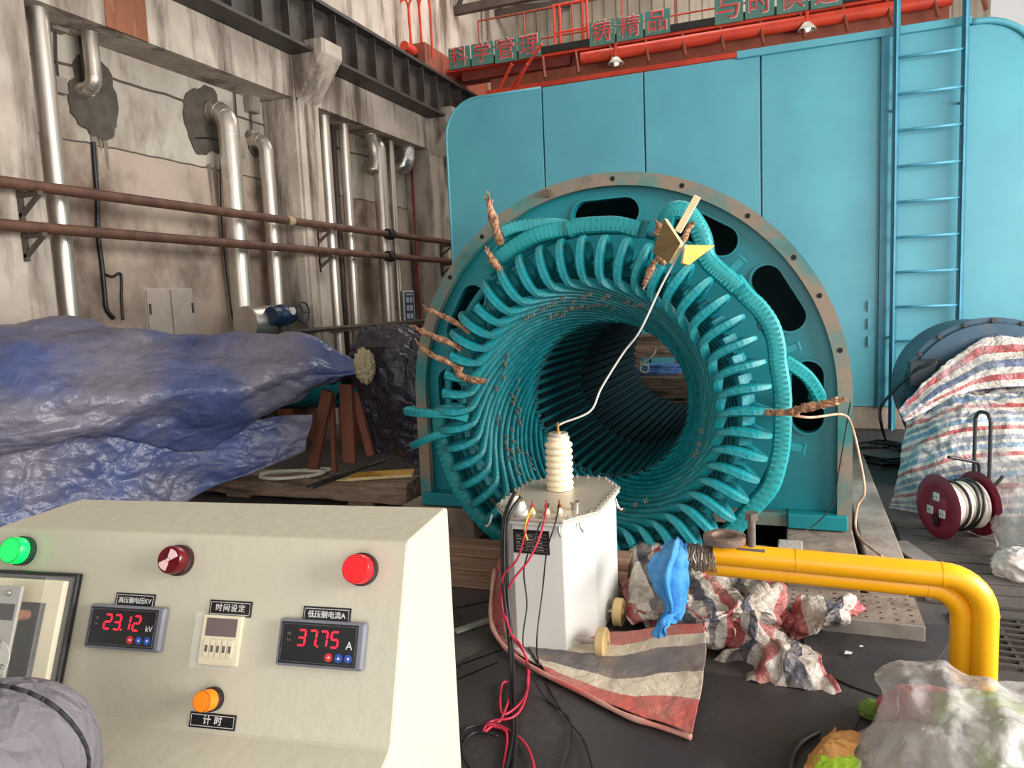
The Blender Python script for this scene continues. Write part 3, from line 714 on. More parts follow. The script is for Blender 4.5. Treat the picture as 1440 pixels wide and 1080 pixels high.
# ------------------------------------------------------------------ wooden boards and the test wire on the winding
PLYF = mat('board_face', srgb(140, 116, 72), .7, col2=srgb(122, 98, 60), scale=5, stretch=(1, 1, 6)); PLYE = mat('board_edge', srgb(232, 212, 160), .7, col2=srgb(214, 190, 136), scale=14)
YELW = mat('yellow_wood', srgb(226, 172, 62), .6, col2=srgb(206, 148, 44), scale=5); PALEW = mat('pale_wood', srgb(240, 228, 186), .65, col2=srgb(226, 208, 160), scale=6)
def slab(name, pts, thick, m, me_, label, cat, group=None):
    """a board given by the corners of its near face; the edges show the end grain"""
    P = [Vector(p) for p in pts]; c = sum(P, Vector())/len(P); nn = (P[1]-P[0]).cross(P[2]-P[0]).normalized()
    if nn.dot(c-EYE) < 0: nn = -nn
    mb = MB(); n = len(P); vs = [p-c for p in P]+[p-c+nn*thick for p in P]
    mb.add(vs, [tuple(range(n)), tuple(range(2*n-1, n-1, -1))]+[(i, (i+1) % n, n+(i+1) % n, n+i) for i in range(n)])
    o = obj(name, mb, m, loc=c); o.data.materials.append(me_)
    for p in o.data.polygons:
        if abs(p.normal.dot(nn)) < .5: p.material_index = 1
    b = o.modifiers.new('edge', 'BEVEL'); b.width = .0015
    return tag(o, label, cat, group)
slab('wooden_board', [PY(939, 308, 3.40), PY(962, 343, 3.30), PY(945, 371, 3.34), PY(922, 355, 3.43)], -.02, PLYF, PLYE, 'brown square board tied upright to the top right winding end', 'board')
slab('wooden_board', [PY(964, 344, 3.30), PY(1006, 345, 3.38), PY(969, 373, 3.30), PY(960, 370, 3.27)], .02, YELW, PLYE, 'bright yellow board jutting right beside the brown square board', 'board')
a, b = PY(953, 326, 3.46), PY(981, 276, 3.44)
tag(obj('wooden_stick', MB().beam(Vector(), b-a, .03, .02, (0, 1, 0)), PALEW, loc=a, bevel=.002), 'pale wooden stick poking up behind the brown square board', 'stick')
WIRE = mat('grey_wire', srgb(206, 200, 192), .5)
# ------------------------------------------------------------------ white test transformer
TANK = mat('tank_white', srgb(226, 226, 222), .38, col2=srgb(216, 216, 210), scale=2); LID = mat('lid_grey', srgb(196, 186, 170), .35, .25, col2=srgb(180, 170, 154), scale=3)
CREAM = mat('porcelain_cream', srgb(242, 226, 196), .22, col2=srgb(232, 214, 182), scale=4); BRASS = mat('brass', srgb(200, 160, 90), .3, .8)
STEEL = mat('bright_steel', srgb(190, 186, 180), .3, .8); PORC = mat('porcelain_white', srgb(240, 238, 232), .2)
def transformer():
    cx, cy = -.965, 3.015; r = empty('test_transformer', (cx, cy, .0), 'white octagonal test transformer on small wheels with a ribbed bushing on its lid', 'transformer')
    L = [(-1.187,2.823),(-1.067,2.650),(-.841,2.655),(-.742,2.811),(-.742,3.215),(-.845,3.379),(-1.07,3.379),(-1.187,3.215)]
    L = [(x-cx, y-cy) for x, y in L]; B = [(x*.915, y*.94) for x, y in L]; zt = .55
    obj('tank', MB().prism(B, .006, zt, 'z'), TANK, r, bevel=.004)
    obj('tank_rim', MB().prism([(x*.985, y*.985) for x, y in L], zt-.022, zt-.010, 'z'), TANK, r, bevel=.002)
    obj('lid', MB().prism(L, zt-.008, zt+.004, 'z'), LID, r, bevel=.002)
    for i in range(8):
        a, b = Vector(L[i]), Vector(L[(i+1) % 8]); n = max(2, round((b-a).length/.055))
        for k in range(n):
            p = (a+(b-a)*((k+.5)/n))*.95; mb = MB().cyl((p.x, p.y, zt+.004), (p.x, p.y, zt+.010), .0075, 6).cyl((p.x, p.y, zt+.01), (p.x, p.y, zt+.016), .004, 8)
            obj('lid_bolt', mb, STEEL, r)
    # high-voltage bushing with seven sheds
    bx, by = -.995-cx, 3.118-cy
    pr = [(.0, 0), (.060, 0), (.060, .012)]
    for k in range(7):
        h = .014+k*.029; pr += [(.054, h), (.061, h+.007), (.063, h+.014), (.060, h+.021), (.051, h+.027)]
    pr += [(.046, .222), (.050, .226), (.050, .236), (.044, .240), (0, .241)]
    bu = obj('bushing', MB().lathe(pr, (bx, by, zt+.006), n=40), CREAM, r, smooth=True, auto=60)
    obj('bushing_cap', MB().lathe([(0, .238), (.045, .238), (.045, .252), (.041, .256), (0, .256)], (bx, by, zt+.006), n=32), mat('cap_grey', srgb(206, 196, 182), .35, .4), bu, smooth=True, auto=40)
    obj('terminal_stud', MB().lathe([(.0, .254), (.013, .254), (.013, .262), (.006, .263), (.006, .285), (.009, .286), (.009, .293), (.004, .295), (.004, .302), (0, .303)], (bx, by, zt+.006), n=12), BRASS, bu)
    # low-voltage posts
    def post(px, py, h, rad, mm, top, cone=False):
        p = PZ(px, py, .56); x, y = p.x-cx, p.y-cy
        pr = [(0, 0), (rad*1.25, 0), (rad*1.2, h*.35), (rad*.7, h*.8), (rad*.55, h), (0, h)] if cone else [(0, 0), (rad, 0), (rad, h*.5), (rad*.6, h*.55), (rad*.6, h), (0, h)]
        o = obj('terminal_post', MB().lathe(pr, (x, y, zt+.004), n=20), mm, r, smooth=True, auto=50)
        obj('terminal_nut', MB().cyl((x, y, zt+.004+h), (x, y, zt+.014+h), .010, 6).cyl((x, y, zt+h), (x, y, zt+.034+h), .0045, 8), top, o)
        return Vector((x+cx, y+cy, zt+.01+h+.01))
    T = [post(725, 712, .05, .022, PORC, BRASS, True), post(733, 720, .05, .024, PORC, BRASS, True)]
    RC = mat('copper_nut', srgb(190, 110, 90), .35, .7)
    for q in ((749, 720), (769, 719), (787, 719)): T.append(post(q[0], q[1], .022, .013, CREAM, RC))
    p = PZ(809, 718, .55); obj('filler_cap', MB().lathe([(0, 0), (.016, 0), (.016, .022), (.019, .022), (.019, .034), (0, .036)], (p.x-cx, p.y-cy, zt+.004), n=18), STEEL, r, smooth=True, auto=40)
    # lifting hooks under the lid edge
    for q in ((.165, -.27), (.235, .05), (-.20, -.29), (.10, -.335)):
        obj('lid_hook', MB().tube(spline([(q[0], q[1], zt-.01), (q[0]*1.04, q[1]*1.04, zt-.045), (q[0]*1.12, q[1]*1.06, zt-.06)], 8), .0055, 8), STEEL, r, smooth=True)
    # rating plate on the front face
    fy = 2.65-cy; fy = B[1][1]+(B[2][1]-B[1][1])*.4-.003
    pl = obj('rating_plate', MB().box((-.075, -.001, -.048), (.075, .003, .048)), mat('plate_black', srgb(30, 28, 28), .4), r, loc=(-.015, fy, .455))
    rn = random.Random(3); mb = MB()
    for k in range(6): mb.box((-.066, -.002, .032-k*.014), (.066, -.0012, .0328-k*.014))
    for k in range(2): mb.box((-.022+k*.042, -.002, -.04), (-.0212+k*.042, -.0012, .032))
    for k in range(5):
        for c in range(3): mb.box((-.062+c*.044, -.002, .023-k*.014), (-.062+c*.044+rn.uniform(.015, .032), -.0012, .0262-k*.014))
    obj('plate_lines', mb, mat('plate_print', srgb(170, 164, 156), .5), pl)
    WH = mat('wheel_tan', srgb(206, 178, 124), .5, col2=srgb(188, 158, 104), scale=10)
    for (x, y) in ((.252, -.315), (.252, -.02)):
        s = 1 if x > 0 else -1
        o = obj('wheel', MB().lathe([(.012, 0), (.052, 0), (.060, .006), (.060, .034), (.052, .040), (.044, .036), (.02, .036), (.012, .042)], (x-s*.02, y, .060), (s, 0, 0), 28), WH, r, smooth=True, auto=40)
        obj('axle', MB().cyl((x-s*.10, y, .060), (x+s*.026, y, .060), .009, 12), STEEL, o)
    for y in (-.24, .2): obj('skid', MB().box((-.19, y-.03, 0), (-.13, y+.03, .02)), STEEL, r)
    return T
TERM = transformer()
tip = Vector((-.995, 3.118, .55+.006+.285))
cable('test_wire', [tip, tip+Vector((.02, .02, .012)), PY(830, 578, 3.2), PY(846, 545, 3.25), PY(876, 497, 3.3), PY(900, 465, 3.3), PY(930, 402, 3.33), PY(952, 362, 3.32), PY(963, 346, 3.285)], .0048, WIRE, 'thin grey test wire running from the ribbed bushing up to the boards', 'wire', n=8)
CBK = mat('cable_black', srgb(26, 24, 26), .45); CRD = mat('cable_red', srgb(196, 44, 70), .45, col2=srgb(176, 36, 60)); CYL = mat('cable_yellow', srgb(220, 190, 60), .5)
F = lambda px, py, h=.017: PZ(px, py, h)
H = lambda px, py, y: PY(px, py, y)
cable('power_cable', [T for T in (TERM[0], H(712, 718, 2.66), H(707, 745, 2.60), H(708, 820, 2.56), H(716, 900, 2.45), F(719, 985), F(722, 1030), F(712, 1080), F(700, 1130))], .0075, CBK, 'thick black cable bent over the lid edge, left of the two from the white posts', 'cable')
cable('power_cable', [T for T in (TERM[1], H(717, 722, 2.64), H(713, 750, 2.59), H(714, 830, 2.55), H(720, 910, 2.44), F(724, 990), F(726, 1030), F(722, 1080), F(716, 1130))], .0075, CBK, 'thick black cable from the nearer white post, falling just right of its twin', 'cable')
cable('red_lead', [TERM[2], H(741, 740, 2.62), H(728, 785, 2.58), H(708, 810, 2.56), H(705, 845, 2.55), H(715, 885, 2.5), H(735, 912, 2.4), F(744, 945), F(738, 985), F(722, 1008), F(690, 1015), F(680, 1030), F(700, 1020), F(735, 1042), F(750, 1075), F(752, 1120)], .0045, CRD, 'red lead from the leftmost small terminal, ending to the right of the black cables', 'cable', k=10)
cable('red_lead', [TERM[3], H(762, 745, 2.62), H(745, 785, 2.57), H(722, 815, 2.55), H(709, 845, 2.54), H(718, 890, 2.45), H(738, 920, 2.4), F(742, 955), F(735, 985), F(706, 1004), F(706, 962), F(720, 966), F(704, 1012), F(685, 1020), F(712, 1030), F(708, 1080), F(704, 1120)], .0045, CRD, 'red lead from the middle small terminal, looping in a kink over the floor', 'cable', k=10)
cable('thin_lead', [TERM[3]+Vector((.01, 0, 0)), H(752, 755, 2.60), H(737, 800, 2.57), H(741, 850, 2.55), H(736, 910, 2.45), F(762, 975), F(800, 1010), F(803, 1050), F(790, 1090)], .003, CBK, 'thin black lead from the middle terminal, hooked left on the floor', 'cable')
cable('thin_lead', [TERM[4], H(781, 735, 2.62), H(769, 775, 2.59), H(763, 830, 2.58), H(755, 900, 2.48), F(760, 940), F(790, 1000), F(820, 1040), F(836, 1090)], .003, CBK, 'thin black lead from the rightmost terminal, ending farthest right on the floor', 'cable')
cable('yellow_lead', [TERM[2]+Vector((.005, -.01, -.01)), H(742, 728, 2.62), H(738, 745, 2.61), H(742, 760, 2.60)], .004, CYL, 'short yellow-green wire end at the leftmost small terminal', 'cable')
cable('coiled_cable', [F(648, 1040), F(655, 1025), F(680, 1018), F(706, 1020), F(722, 1038), F(716, 1075), F(690, 1100), F(660, 1080), F(650, 1050), F(668, 1030), F(700, 1035)], .0045, CBK, 'thin black cable looped on the floor by the console side', 'cable')
# ------------------------------------------------------------------ control console
CONS = mat('console_cream', srgb(192, 187, 168), .42, col2=srgb(186, 180, 161), scale=1.5, bump=.05, bscale=60)
GREYB = mat('bezel_grey', srgb(126, 128, 138), .35, .2); FACEB = mat('meter_black', srgb(20, 20, 22), .25); LEDR = mat('led_red', srgb(255, 24, 48), .4, col2=srgb(255, 24, 48), emit=1.3)
PRINT = mat('print_white', srgb(226, 226, 226), .5); CLEARP = mat('clear_plastic', srgb(245, 245, 240), .06, col2=srgb(245, 245, 240), alpha=.06)
IVORY = mat('ivory_plastic', srgb(226, 214, 180), .4)
a77 = math.radians(7.7); ZT = 1.148
CO = empty('control_console', (-.39, .682, 0), 'cream test console with slanted instrument panel in front of the covered machine', 'control console', rz=a77)
XL = -.548
prof = [(.135, 0), (.135, ZT), (.0, ZT), (-.0765, ZT-.190), (-.145, ZT-.209), (-.145, ZT-.24), (-.03, ZT-.30), (-.03, 0)]
obj('housing', MB().prism(prof, XL, 0, 'x'), CONS, CO, bevel=.004)
obj('plinth', MB().box((XL+.02, -.02, 0), (-.02, .12, .05)), BLACK, CO)
PN = Vector((0, -.926, .3735)); PUp = Vector((0, .3735, .926))
def panel(h, v, out=0.0):
    """frame on the slanted panel: x along it, y up it, z out of it"""
    p = Vector((h, -.3735*v, ZT-.926*v))+PN*out
    m = Matrix((Vector((1, 0, 0)), PUp, PN)).transposed().to_4x4(); m.translation = p; return m
def pobj(n, mb, m, h, v, out=0.0, parent=None, **k):
    return obj(n, mb, m, parent or CO, M=panel(h, v, out) if parent is None else Matrix.Translation((h, v, out)), **k)
def lamp(h, v, rad, lens, label, horn=False, dark=BLACK):
    o = pobj('indicator_lamp', MB().lathe([(0, 0), (rad*1.06, 0), (rad*1.06, .007), (rad*.96, .008), (0, .008)], n=28), dark, h, v, smooth=True, auto=40); o['label'] = label
    pobj('lens', MB().lathe([(rad*.94, .008), (rad*.94, .020), (rad*.86, .022), (0, .0225)], n=28), lens, 0, 0, 0, o, smooth=True, auto=40)
    if horn:
        mb = MB()
        for s in (0, PI):
            P = [(rad*.22*math.cos(s-.9), rad*.22*math.sin(s-.9))]+[(rad*.74*math.cos(s-.55+1.1*k/6), rad*.74*math.sin(s-.55+1.1*k/6)) for k in range(7)]+[(rad*.22*math.cos(s+.9), rad*.22*math.sin(s+.9))]
            mb.prism(P, .0225, .0232, 'z', Matrix.Rotation(.9, 4, 'Z'))
        mb.cyl((0, 0, .0225), (0, 0, .0236), rad*.12, 10)
        pobj('emblem', mb, mat('horn_pale', srgb(226, 190, 190), .5), 0, 0, 0, o)
    else:
        pobj('lens_ring', MB().lathe([(rad*.84, .0218), (rad*.88, .0226), (rad*.92, .0212)], n=28), mat('lens_rim_'+lens.name, tuple(c*.55 for c in lens.node_tree.nodes['Color Ramp'].color_ramp.elements[0].color[:3])+(1,), .3), 0, 0, 0, o, smooth=True)  # thin rim in a darker tone of the lens colour
GRN = mat('lens_green', srgb(10, 236, 90), .25, col2=srgb(10, 236, 90), emit=.7); REDL = mat('lens_red', srgb(244, 20, 30), .2, col2=srgb(244, 20, 30), emit=.35); DRED = mat('lens_dark_red', srgb(96, 10, 22), .2); ORL = mat('lens_orange', srgb(244, 132, 20), .25, col2=srgb(236, 120, 16), emit=.15)
lamp(-.497, .027, .0165, GRN, 'lit green indicator lamp', dark=mat('lamp_collar_green', srgb(14, 60, 40), .4))
lamp(-.277, .030, .0165, DRED, 'dark red buzzer with a horn emblem', True, mat('lamp_collar_red', srgb(50, 14, 18), .4))
lamp(-.050, .031, .0165, REDL, 'bright red indicator lamp', dark=mat('lamp_collar_red', srgb(50, 14, 18), .4))
lamp(-.2095, .1735, .0118, ORL, 'orange push button')
SEG = {'0': 'abcdef', '1': 'bc', '2': 'abged', '3': 'abgcd', '4': 'fgbc', '5': 'afgcd', '6': 'afgedc', '7': 'abc', '8': 'abcdefg', '9': 'abcdfg'}
def seven(s, hgt):
    mb = MB(); w = hgt*.52; t = hgt*.13; x = 0
    def seg(a, b):
        d = Vector(b)-Vector(a); l = d.length; d /= l; n = Vector((-d.y, d.x)); a = Vector(a); pts = []
        for u, v in ((.04*l, 0), (.04*l+t/2, t/2), (l*.96-t/2, t/2), (l*.96, 0), (l*.96-t/2, -t/2), (.04*l+t/2, -t/2)): q = a+d*u+n*v; pts.append((q.x+q.y*.08, q.y))
        mb.prism(pts, 0, .0004, 'z')
    for c in s:
        if c == '.':
            mb.cyl((x-hgt*.16, -hgt/2, 0), (x-hgt*.16, -hgt/2, .0004), t*.55, 10); continue
        P = {'a': ((x, hgt/2), (x+w, hgt/2)), 'b': ((x+w, hgt/2), (x+w, 0)), 'c': ((x+w, 0), (x+w, -hgt/2)), 'd': ((x, -hgt/2), (x+w, -hgt/2)), 'e': ((x, -hgt/2), (x, 0)), 'f': ((x, 0), (x, hgt/2)), 'g': ((x, 0), (x+w, 0))}
        for k in SEG[c]: seg(*P[k])
        x += w+hgt*.30
    W = x-hgt*.30; mb.v = [(a-W/2, b, c) for a, b, c in mb.v]; return mb
def meter(h, v, digits, unit, label):
    w, t = .1, .048
    o = pobj('panel_meter', MB().prism([(-w/2, -t/2), (w/2, -t/2), (w/2, t/2), (-w/2, t/2)], 0, .009, 'z'), GREYB, h, v, bevel=.0025); o['label'] = label
    pobj('face', MB().prism([(-w/2+.004, -t/2+.003), (w/2-.007, -t/2+.003), (w/2-.007, t/2-.003), (-w/2+.004, t/2-.003)], .009, .0100, 'z'), FACEB, 0, 0, 0, o, bevel=.0006)
    pobj('face_line', MB().tube([(-w/2+.006, -t/2+.005, .0101), (w/2-.009, -t/2+.005, .0101), (w/2-.009, t/2-.005, .0101), (-w/2+.006, t/2-.005, .0101)], .0002, 4, closed=True), GREYB, 0, 0, 0, o)
    pobj('digits', seven(digits, .0155), LEDR, -.002, .0055, .0101, o)
    pobj('unit', textmesh(unit, .0115 if len(unit) == 1 else .0085, .0001), PRINT, .034, .0, .0101, o)
    for i, (s, yy) in enumerate((('Hi', .009), ('Lo', .003))): pobj('legend', textmesh(s, .0042, .0001), mat('print_dim', srgb(120, 118, 112), .5), -.036, yy, .0101, o)
    for i, (c, xx, gl) in enumerate(((mat('key_red', srgb(206, 44, 40), .4), .012, '◄'), (mat('key_blue', srgb(30, 76, 166), .4), .0235, '▲'), (mat('key_blue', srgb(30, 76, 166), .4), .0345, '▼'))):
        pobj('key', MB().lathe([(0, 0), (.0044, 0), (.0044, .0006), (0, .0007)], n=18), c, xx, -.0125, .0101, o, smooth=True, auto=30)
        tri = {'▲': [(-.0016, -.0012), (.0016, -.0012), (0, .0018)], '▼': [(-.0016, .0012), (0, -.0018), (.0016, .0012)], '◄': [(-.0018, 0), (.0014, -.0012), (.0014, .0012)]}[gl]
        pobj('key_mark', MB().prism(tri, .0108, .0110, 'z'), PRINT, xx, -.0125, 0, o)
meter(-.331, .1065, '23.12', 'kV', 'digital panel meter reading 23.12 kV')
meter(-.0875, .1095, '37.75', 'A', 'digital panel meter reading 37.75 A')
def plate(h, v, s, w, hgt, size, sp=1.0):
    o = pobj('name_plate', MB().prism([(-w/2, -hgt/2), (w/2, -hgt/2), (w/2, hgt/2), (-w/2, hgt/2)], 0, .0014, 'z'), FACEB, h, v, bevel=.0004); o['label'] = 'black name plate lettered '+s
    pobj('plate_border', MB().tube([(-w/2+.0022, -hgt/2+.0022, .0015), (w/2-.0022, -hgt/2+.0022, .0015), (w/2-.0022, hgt/2-.0022, .0015), (-w/2+.0022, hgt/2-.0022, .0015)], .00035, 4, closed=True), PRINT, 0, 0, 0, o)
    me = textmesh(s, size, .0001, spacing=sp); t = pobj('lettering', me, PRINT, 0, 0, .0016, o)
    # heavier strokes
    for dx, dy in ((.00025, 0), (0, .00025)): t2 = pobj('lettering', me, PRINT, dx, dy, .0016, o)
plate(-.3285, .0775, '高压侧电压KV', .053, .0170, .0070, 1.0); plate(-.204, .0795, '时间设定', .053, .0170, .0086, 1.22)
plate(-.0870, .0805, '低压侧电流A', .056, .0170, .0078, 1.0); plate(-.207, .1955, '计 时', .056, .0155, .0098, 1.1)
# time relay under a clear cover
o = pobj('time_relay', MB().prism([(-.024, -.026), (.024, -.026), (.024, .026), (-.024, .026)], 0, .006, 'z'), IVORY, -.2085, .113, bevel=.001)
pobj('display', MB().prism([(-.019, .004), (.019, .004), (.019, .023), (-.019, .023)], .006, .0066, 'z'), mat('display_maroon', srgb(58, 24, 40), .2), 0, 0, 0, o)
for k in range(5):
    x = -.0145+k*.0072
    pobj('thumb_wheel', MB().prism([(x-.003, -.018), (x+.003, -.018), (x+.003, .001), (x-.003, .001)], .006, .0078, 'z'), IVORY, 0, 0, 0, o, bevel=.0004)
    pobj('wheel_window', MB().prism([(x-.0016, -.0125), (x+.0016, -.0125), (x+.0016, -.0055), (x-.0016, -.0055)], .0078, .0081, 'z'), FACEB, 0, 0, 0, o)
cl = MB()
for a, b in (((-.0265, -.0285), (.0265, -.027)), ((-.0265, .027), (.0265, .0285)), ((-.0265, -.027), (-.025, .027)), ((.025, -.027), (.0265, .027))): cl.box((a[0], a[1], 0), (b[0], b[1], .016))
cl.box((-.0265, -.0285, .016), (.0265, .0285, .0172)); pobj('clear_cover', cl, CLEARP, 0, 0, 0, o)
# protection relay under a deep clear cover at the left end of the panel
o = pobj('protection_relay', MB().prism([(-.06, -.075), (.06, -.075), (.06, .075), (-.06, .075)], 0, .008, 'z'), FACEB, -.4655, .125, bevel=.002); o['label'] = 'relay with a dial under a clear cover'
CHROME = mat('chrome', srgb(200, 196, 188), .2, .9); GREYP = mat('relay_grey', srgb(176, 174, 168), .4)
pobj('body', MB().box((-.050, -.066, .008), (.050, .066, .016)), IVORY, 0, 0, 0, o, bevel=.002)
pobj('window', MB().box((-.002, -.045, .016), (.030, .040, .0175)), FACEB, 0, 0, 0, o)
pobj('bracket', MB().box((-.022, -.058, .030), (.010, .058, .034)), GREYP, 0, 0, 0, o, bevel=.001)
pobj('slot', MB().box((-.016, .020, .034), (.006, .038, .0345)), FACEB, 0, 0, 0, o)
pobj('dial', MB().lathe([(0, .034), (.020, .034), (.020, .0355), (0, .036)], (-.006, -.022, 0), n=32), mat('dial_pale', srgb(206, 204, 196), .35), 0, 0, 0, o, smooth=True, auto=30)
mb = MB()
for k in range(11):
    a = PI*1.12+PI*.76*k/10; c = Vector((-.006, -.022, .0362)); d = Vector((math.cos(a), math.sin(a), 0)); mb.tube([c+d*.0135, c+d*.0175], .0004, 4)
mb.tube([Vector((-.006, -.022, .0362))+Vector((math.cos(PI*1.12+PI*.76*k/16), math.sin(PI*1.12+PI*.76*k/16), 0))*.0130 for k in range(17)], .0004, 4)
pobj('dial_scale', mb, FACEB, 0, 0, 0, o)
pobj('knob', MB().lathe([(0, .034), (.007, .034), (.007, .042), (.004, .047), (0, .047)], (-.006, -.008, 0), n=20), CHROME, 0, 0, 0, o, smooth=True, auto=40)
pobj('knob', MB().lathe([(0, .016), (.006, .016), (.006, .030), (0, .031)], (.008, .026, 0), n=16), mat('copper_coil', srgb(186, 120, 96), .35, .5), 0, 0, 0, o, smooth=True, auto=40)
for yy in (-.050, .050): pobj('screw', MB().lathe([(0, .034), (.004, .034), (.003, .0365), (0, .037)], (-.006, yy, 0), n=14), CHROME, 0, 0, 0, o, smooth=True)
cl = MB(); X, Y, Z = .056, .071, .048; t = .002
cl.box((-X, -Y, .008), (X, -Y+t, Z)).box((-X, Y-t, .008), (X, Y, Z)).box((-X, -Y+t, .008), (-X+t, Y-t, Z)).box((X-t, -Y+t, .008), (X, Y-t, Z)).box((-X, -Y, Z), (X, Y, Z+t))
pobj('clear_cover', cl, CLEARP, 0, 0, 0, o)
for yy in (-.066, .064): pobj('cover_knob', MB().lathe([(0, .050), (.0065, .050), (.0065, .056), (0, .058)], (.0 if yy < 0 else -.035, yy, 0), n=18), IVORY, 0, 0, 0, o, smooth=True, auto=40)

# ------------------------------------------------------------------ the operator, seated at the left end of the console
def person():
    JK = mat('jacket_grey', srgb(112, 108, 114), .85, col2=srgb(96, 92, 98), scale=9, bump=.35, bscale=30); wrinkle(JK, 7, .35, .01); PIPE = mat('jacket_seam', srgb(34, 32, 38), .8)
    SKIN = mat('skin', srgb(196, 150, 120), .55, col2=srgb(186, 138, 108)); HAIR = mat('hair_black', srgb(22, 18, 18), .6); TROU = mat('trousers_dark', srgb(44, 46, 58), .85, bump=.2)
    o0 = Vector((-.70, .27, 0)); SH = Vector((.045, .02, .068))
    r = empty('person', o0+SH, 'person in a grey jacket with dark piping, seated at the left end of the console', 'person')
    def skin(name, V, E, Rr, m, root=0, sub=2, parent=r):
        me = bpy.data.meshes.new(name); me.from_pydata([Vector(v)-o0 for v in V], E, []); o = bpy.data.objects.new(name, me); COL.objects.link(o); o.parent = parent
        s = o.modifiers.new('skin', 'SKIN'); 
        for i, q in enumerate(Rr): me.skin_vertices[0].data[i].radius = q if isinstance(q, tuple) else (q, q)
        me.skin_vertices[0].data[root].use_root = True
        u = o.modifiers.new('smooth', 'SUBSURF'); u.levels = sub; u.render_levels = sub
        bpy.context.view_layer.update(); dg = bpy.context.evaluated_depsgraph_get(); nm = bpy.data.meshes.new_from_object(o.evaluated_get(dg)); o.modifiers.clear(); o.data = nm; nm.materials.clear(); nm.materials.append(m)
        nm.polygons.foreach_set('use_smooth', [True]*len(nm.polygons)); return o
    pel = (-.62, .27, .53); ab = (-.64, .27, .68); ch = (-.69, .27, .86); nk = (-.76, .27, 1.02)
    V = [pel, ab, ch, nk, (-.70, .37, .96), (-.715, .425, .955), (-.80, .47, .74), (-1.0, .50, .80), (-.70, .17, .96), (-.715, .115, .955), (-.82, .10, .72), (-1.0, .14, .74)]
    E = [(0,1),(1,2),(2,3),(2,4),(4,5),(5,6),(6,7),(2,8),(8,9),(9,10),(10,11)]
    R1 = [(.15,.12),(.145,.115),(.165,.125),(.065,.065),(.085,.085),(.074,.074),(.058,.058),(.042,.042),(.085,.085),(.074,.074),(.058,.058),(.042,.042)]
    body = skin('jacket', V, E, R1, JK, sub=3)
    # legs and shoes
    legs = skin('trousers', [pel, (-.66, .36, .52), (-1.05, .38, .53), (-1.02, .38, .10), (-.66, .18, .52), (-1.05, .16, .53), (-1.02, .16, .10)], [(0,1),(1,2),(2,3),(0,4),(4,5),(5,6)], [(.14,.12),.095,.07,.055,.095,.07,.055], TROU)
    for y in (.38, .16): skin('shoe', [(-.98, y, .045), (-1.08, y, .045), (-1.20, y, .035)], [(0,1),(1,2)], [.045,.048,.035], BLACK)
    # head with face, ears and hair
    hd = Vector((-.875, .25, 1.15)); face = skin('head', [(-.78, .265, 1.04), (-.83, .26, 1.10), hd+Vector((-.015, 0, .0)), hd+Vector((.02, 0, .075)), hd+Vector((-.075, 0, -.055))], [(0,1),(1,2),(2,3),(2,4)], [.052,.055,(.082,.088),(.07,.075),(.045,.04)], SKIN, parent=body)
    f = hd-o0
    obj('nose', MB().ball(f+Vector((-.118, 0, -.01)), .016, sc=(1.1, .8, 1.3)), SKIN, face, smooth=True)
    for s in (-1, 1):
        obj('ear', MB().ball(f+Vector((.0, s*.085, -.01)), .026, sc=(.8, .35, 1.2)), SKIN, face, smooth=True)
        obj('eye', MB().ball(f+Vector((-.092, s*.034, .022)), .011, sc=(.6, 1.2, .7)), mat('eye_dark', srgb(36, 28, 24), .2), face, smooth=True)
    obj('mouth', MB().ball(f+Vector((-.112, 0, -.052)), .016, sc=(.4, 1.3, .35)), mat('lip', srgb(168, 104, 92), .5), face, smooth=True)
    obj('hair', MB().ball(f+Vector((.018, 0, .045)), .098, 20, 14, sc=(1, .95, .95)), HAIR, face, smooth=True)
    # hands: palm with five bent fingers
    for (wx, wy, wz) in ((-1.0, .50, .80), (-1.0, .14, .74)):
        V = [(wx, wy, wz), (wx-.05, wy, wz-.003), (wx-.09, wy, wz-.006)]; E = [(0,1),(1,2)]; Q = [(.026,.02),(.036,.017),(.038,.015)]
        for i, l in enumerate((.062, .074, .07, .054)):
            b = len(V); y = wy+(-.030+.02*i)
            V += [(wx-.098, y, wz-.006), (wx-.098-l*.5, y, wz-.012), (wx-.098-l*.85, y, wz-.034)]; E += [(2, b), (b, b+1), (b+1, b+2)]; Q += [.0095, .0088, .0075]
        b = len(V); s = -1 if wy > .3 else 1
        V += [(wx-.045, wy+s*.040, wz-.006), (wx-.075, wy+s*.058, wz-.016), (wx-.10, wy+s*.055, wz-.028)]; E += [(1, b), (b, b+1), (b+1, b+2)]; Q += [.012, .0105, .0085]
        skin('hand', V, E, Q, SKIN, sub=1, parent=body)
    # piping round the arm hole
    bm = bmesh.new(); bm.from_mesh(body.data); co = Vector((-.700, .405, .96))-o0; no = Vector((-.25, 1, .28)).normalized()
    cut = bmesh.ops.bisect_plane(bm, geom=bm.verts[:]+bm.edges[:]+bm.faces[:], plane_co=co, plane_no=no); mb = MB()
    for e in cut['geom_cut']:
        if isinstance(e, bmesh.types.BMEdge) and e.verts[0].co.z > co.z-.25: mb.cyl(e.verts[0].co, e.verts[1].co, .0028, 6)
    bm.free(); obj('piping', mb, PIPE, body, smooth=True)
    s = empty('stool', (-.585, .27, 0), 'round stool under the seated person in grey', 'stool')
    obj('seat', MB().lathe([(0, .38), (.16, .38), (.165, .395), (.16, .41), (0, .412)], n=28), BLACK, s, smooth=True, auto=40)
    for k in range(4):
        a = PI/4+k*PI/2; obj('leg', MB().cyl((.11*math.cos(a), .11*math.sin(a), .38), (.15*math.cos(a), .15*math.sin(a), 0), .012, 10), STEEL, s)
person()
